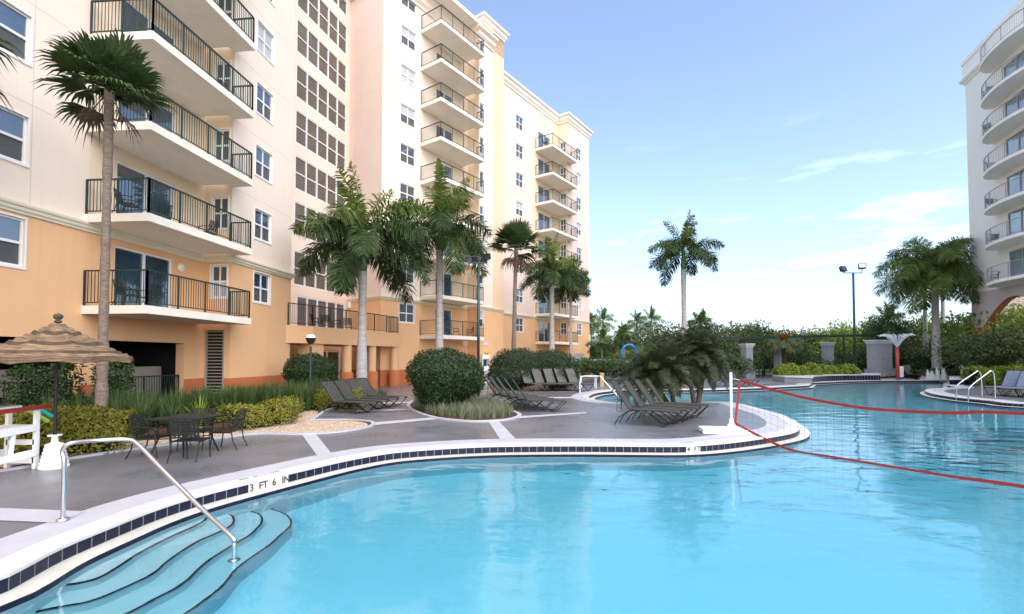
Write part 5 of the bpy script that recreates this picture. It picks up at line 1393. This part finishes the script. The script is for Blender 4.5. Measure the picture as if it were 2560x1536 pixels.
# lamp posts
gl_ = G(775,1021); gp = thing('globe_lamp_post','short dark green lamp post with a white globe behind the left loungers','lamp post',(gl_.x,gl_.y,0))
zg = zAt(847, gl_.y)
mb = MB(); mb.lathe([(.10,0),(.10,.05),(.055,.10),(.045,.3),(.040,zg-.3)], (0,0,0), 14); mb.build('pole', M['greenlight'], gp, smooth=True)
mb = MB(); mb.lathe([(.001,-.20),(.06,-.20),(.10,-.17),(.165,-.08),(.18,0),(.19,.01),(.19,.03),(.17,.03)], (0,0,zg), 18); mb.build('cage', M['black'], gp, smooth=True)
mb = MB(); mb.lathe([(.16,-.07),(.17,.03),(.15,.10),(.10,.15),(.001,.17)], (0,0,zg+.0), 18); mb.build('globe', M['white'], gp, smooth=True)
def flood(label, u, Y, vtop, lamps, r=.075, vb=None):
    c = P0(u,Y); t = thing('floodlight_pole', label, 'light pole', (c.x,Y,0), 0, 'floodlight poles'); zt = zAt(vtop,Y)
    mb = MB(); mb.tube([(0,0,0),(0,0,zt)], [r,r*.8], 12); mb.build('pole', M['greenlight'], t, smooth=True)
    mb = MB(); xs = [l[0] for l in lamps]
    mb.beam((min(xs),0,zt-.03),(max(xs),0,zt-.03),.06)
    for (x,y,z,s,rz,tl) in lamps: mb.beam((x,0,zt-.03),(x,y,zt+z),.04)
    mb.build('cross_arm', M['greenlight'], t)
    for (x,y,z,s,rz,tl) in lamps:
        mt = Matrix.Translation((x,y,zt+z+s*.3)) @ Matrix.Rotation(rz,4,'Z') @ Matrix.Rotation(tl,4,'X'); mb = MB(); mb.box((0,0,0),(s,s*.42,s*.82),M=mt); mb.box((0,-s*.23,0),(s*1.08,s*.05,s*.9),M=mt); lo = mb.build('lamp_head', M['black'], t)
        mb = MB(); mb.box((0,-s*.262,0),(s*.86,.006,s*.68),M=mt); mb.build('lens', M['glass'], lo)
    return t
flood('tall dark green floodlight pole behind the island bush with four lamp heads', 1196, 23.5, 655, [(-.50,0,.05,.30,.3,.5),(-.18,.1,.1,.28,-.4,.5),(.25,.1,.05,.28,.6,.4),(.42,0,.18,.34,-.5,.4)], .075)
flood('dark green floodlight pole with two lamp heads against the sky at right', 2137, 41, 681, [(-.88,0,.14,.52,.25,-.35),(.76,0,.38,.52,-.35,-.35)], .10)
# stone pillars and beam
M['stone'] = mat('grey stone pillar', (.26,.26,.29), .8, var=.12, vscale=3, bump=.3)
M['stonecap'] = mat('pale stone cap', (.52,.52,.54), .7, var=.06)
def pillar(u, Y, w, z0, ztop, label):
    c = P0(u,Y); t = thing('stone_pillar', label, 'pillar', (c.x,Y,z0), .25, 'grey stone pillars'); H = ztop-z0
    mb = MB(); mb.box((0,0,H*.5),(w*.74,w*.74,H-.001)); mb.build('shaft', M['stone'], t)
    mb = MB(); mb.box((0,0,.30),(w,w,.60)); mb.box((0,0,.64),(w*1.08,w*1.08,.07)); mb.build('plinth', M['stone'], t)
    mb = MB()
    for k in range(4): s = w*(.80+.09*k); mb.box((0,0,H-.30+.09*k),(s,s,.088))
    mb.build('cap', M['stonecap'], t)
pillar(1867,44,.95,0,zAt(860,44),'leftmost stone pillar behind the far lounger row')
pillar(1949,44.5,.95,0,zAt(858,44.5),'stone pillar beside the drooping olive palm')
pillar(2069,48,1.0,0,zAt(856,48),'stone pillar half hidden by shrubs left of the floodlight pole')
pillar(2186,43,1.08,.2,zAt(851,43),'front pillar of the twin pair by the red water pole')
pillar(2212,44.6,1.04,.2,zAt(851,44.6),'rear pillar of the twin pair by the red water pole')
a = AT(1790,846,47); b_ = AT(2222,838,46.5)
bt = thing('garden_beam','long dark green pergola beam running behind the pillars','beam',(a.x,47,0)); o0 = Vector((a.x,47,0))
mb = MB(); mb.beam(a-o0,b_-o0,.18,.24); mb.build('beam', M['green'], bt)
for f in (0.02,.27,.5,.74,.98): p = a.lerp(b_,f); mb = MB(); mb.beam(Vector((p.x,p.y,0))-o0,p-o0,.12); mb.build('post', M['green'], bt)
# raised planters by the far pool edge
pl = thing('planter_wall','raised curved planter wall faced in navy tile with a white top','planter wall',tuple(P0(2031,36.8))); o0 = P0(2031,36.8)
W_ = catmull([P0(2029,36.2),P0(2060,38.2),P0(2115,39.4),P0(2160,39.85),P0(2199,40.0)],6,False); W_ = [p-o0 for p in W_]; back = [P0(2199,42.5)-o0,P0(2060,43)-o0,P0(1990,40)-o0]
sv = seq_far[0:3]
mb = MB(); pp_ = W_+back; mb.prism([(p.x,p.y) for p in pp_], -.3, .42); mb.build('wall', M['navy'], pl)
mb = MB(); pp2 = offset(W_, .05, False)+back; mb.prism([(p.x,p.y) for p in pp2], .42, .50); mb.build('white_top', M['coping'], pl)
mb = MB(); acc = 0
for p,q in zip(W_[:-1],W_[1:]):
    n_ = max(1,int((q-p).length/.22)); dd = (q-p).normalized(); no = Vector((dd.y,-dd.x,0))*.006
    for i in range(n_): c = p.lerp(q,i/n_)+no; mb.beam(c+Vector((0,0,-.25)),c+Vector((0,0,.42)),.018,.012)
mb.build('grout_lines', M['grout'], pl)
q0 = P0(1931,38.5); pl2 = thing('planter_wall','low grey planter wall with white top left of the tiled wall','planter wall',tuple(q0))
P3 = [P0(1931,38.5)-q0,P0(1960,36.2)-q0,P0(2029,34.8)-q0,P0(2031,37.6)-q0,P0(1990,40)-q0]
mb = MB(); mb.prism([(p.x,p.y) for p in P3], 0, .40); mb.build('wall', M['stone'], pl2); mb = MB(); mb.prism([(p.x*1.01,p.y*1.03-.03) for p in P3], .40, .47); mb.build('white_top', M['coping'], pl2)
mb = MB(); mb.poly([P0(2199,40.1),P0(2370,39.5),P0(2420,43.5),P0(2180,43.5)], .006); o = mb.build('beach_entry', mat('tan beach floor',(.46,.36,.31),.7,var=.1)); o["kind"] = 'structure'
q0 = P0(2370,38.6); pl3 = thing('planter_wall','short navy tiled wall with white top right of the water jets','planter wall',tuple(q0)); P3 = [Vector((0,0,0)),P0(2372,33.4)-q0,P0(2420,33.6)-q0,P0(2470,38.9)-q0]
mb = MB(); mb.prism([(p.x,p.y) for p in P3], -.3, .34); mb.build('wall', M['navy'], pl3); mb = MB(); mb.prism([(p.x-.04,p.y-.04) for p in P3], .34, .42); mb.build('white_top', M['coping'], pl3)
# water umbrella
M['spray'] = bpy.data.materials.new('water spray'); m = M['spray']; m.use_nodes = True; b = m.node_tree.nodes["Principled BSDF"]; b.inputs["Base Color"].default_value = (.85,.88,.92,1); b.inputs["Roughness"].default_value = .3; b.inputs["Alpha"].default_value = .75
c = P0(2243,40.4); t = thing('water_mushroom','red pole fountain throwing a pale funnel of water at the shallow end','fountain',(c.x,40.4,0)); zt = zAt(869,40.4)
mb = MB(); mb.tube([(0,0,-.3),(0,0,zt)], .13, 16); mb.build('pole', mat('red enamel',(.38,.04,.035),.4), t, smooth=True)
random.seed(800); mb = MB()
for i in range(120):
    a = U(0,6.283); R1 = U(.6,1.4); h_ = 1.12*min(1,.5+R1/1.9)*U(.9,1.05); pts = []
    for k in range(9): f = k/8; pts.append(Vector((math.cos(a)*R1*f, math.sin(a)*R1*f, zt-.02+h_*math.sin(min(1.9,f*1.9)))))
    mb.tube(pts, [.010+.012*math.sin(i+k) **2 for k in range(9)], 3, False)
mb.build('water_spray', M['spray'], t)
M['foam'] = mat('white foam', (.92,.94,.96), .6)
for k,(u,h_) in enumerate([(2304,.45),(2318,.95),(2328,.85),(2341,1.2),(2357,1.15)]):
    c = P0(u,40.8); mb = MB()
    for i in range(120):
        r = abs(random.gauss(0,.12)); a = U(0,6.283); hh = h_*U(.4,1)*(1-r*1.8); x,y = r*math.cos(a), r*math.sin(a)
        if hh > .1: q_ = U(-.1,.1); mb.tube([(x,y,0),(x*.9,y*.9,hh*.6),(x+q_,y,hh)],[.014,.011,.006],4)
    o = mb.build('water_jet', M['foam']); o.location = (c.x,40.8,.0); tag(o,'%s of the five white bubbling jets in the shallow end' % ['leftmost short one','second','middle','fourth tall one','rightmost'][k],'water jet','bubbling water jets')
# white bin, hoop, sundries
c = P0(2252,41.4); t = thing('litter_bin','white litter bin with a blue foot right beside the red water pole','bin',(c.x,41.4,0)); mb = MB(); mb.lathe([(.16,.22),(.19,.95),(.20,1.0),(.14,1.12),(.001,1.14)],(0,0,0),12); mb.build('body',M['white'],t,smooth=True); mb = MB(); mb.lathe([(.17,0),(.17,.21),(.001,.215)],(0,0,0),12); mb.build('foot',mat('blue plastic',(.03,.10,.35),.5),t)
c = P0(1573,48); t = thing('blue_hoop','bright blue arched play hoop among the dark shrubs behind the inlet','play arch',(c.x,48,0)); mb = MB(); mb.tube([(-.72,0,0)]+[(-.72*math.cos(math.pi*k/12),0,2.35+.82*math.sin(math.pi*k/12)) for k in range(13)]+[(.72,0,0)],.11,10); mb.build('tube',mat('blue plastic bright',(.02,.20,.62),.4),t,smooth=True)
c = P0(1470,30); t = thing('side_table','small pale side table by the far inlet railing','table',(c.x,30,0)); mb = MB(); mb.box((0,0,.72),(1.1,.6,.05)); mb.build('tabletop',M['sign'],t)
for x in (-.45,.45):
    for y in (-.22,.22): mb = MB(); mb.beam((x,y,0),(x,y,.70),.05); mb.build('leg',M['sign'],t)
c = P0(1504,31); t = thing('bollard','short tan wooden post by the narrow inlet','post',(c.x,31,0)); mb = MB(); mb.box((0,0,.42),(.24,.24,.84)); mb.box((0,0,.87),(.28,.28,.06)); mb.build('post',mat('tan wood',(.42,.28,.13),.7),t)
c = P0(1213,36); t = thing('white_kiosk','narrow white poolside kiosk with a dark opening behind the floodlight pole','kiosk',(c.x,36,0),.5); mb = MB(); mb.box((0,.18,1.05),(.62,.04,2.1)); mb.box((-.29,0,1.05),(.04,.32,2.1)); mb.box((.29,0,1.05),(.04,.32,2.1)); mb.box((0,-.16,.62),(.54,.03,1.24)); mb.box((0,-.16,1.95),(.54,.03,.3)); mb.build('body',M['white'],t); mb = MB(); mb.box((0,.0,1.5),(.2,.12,.5)); mb.build('telephone',M['black'],t)
def fence(label, a, b_, H, name='metal_fence', m='black', sp=.14):
    a = Vector(a); b_ = Vector(b_); t = thing(name,label,'fence',a); d = b_-a; n_ = max(2,int(d.length/2.2))
    mb = MB(); mb.beam(Vector((0,0,H-.05)),d+Vector((0,0,H-.05)),.04); mb.beam(Vector((0,0,.15)),d+Vector((0,0,.15)),.03)
    k = int(d.length/sp)
    for i in range(k): p = d*i/k; mb.beam(p+Vector((0,0,.05)),p+Vector((0,0,H)),.016)
    mb.build('pickets',M[m],t)
    mb = MB()
    for i in range(n_+1): p = d*i/n_; mb.beam(p,p+Vector((0,0,H+.05)),.06)
    mb.build('posts',M[m],t)
fence('black metal fence between the end of the building and the inlet shrubs', P0(1438,41.5), P0(1660,41.5), 1.45)
fence('black metal fence before the dark hedge at the right', P0(2255,46), P0(2640,44), 1.5)
fence('black metal fence behind the first pillars', P0(1850,46.2), P0(2030,48.8), 1.3)
hedge('dark_hedge','long dark clipped hedge behind the right fence','hedge',[tuple(P0(2340,48.5))[:2],tuple(P0(2660,45))[:2]],2.35,1.4,14000,.2,'bush',810)
mb = MB(); a = P0(1458,56); b_ = P0(1600,56); t = thing('garden_wall','low white garden wall glimpsed behind the blue hoop','wall',a); mb.beam(Vector((0,0,.85)),b_-a+Vector((0,0,.85)),.25,1.7); mb.build('wall',M['sign'],t)
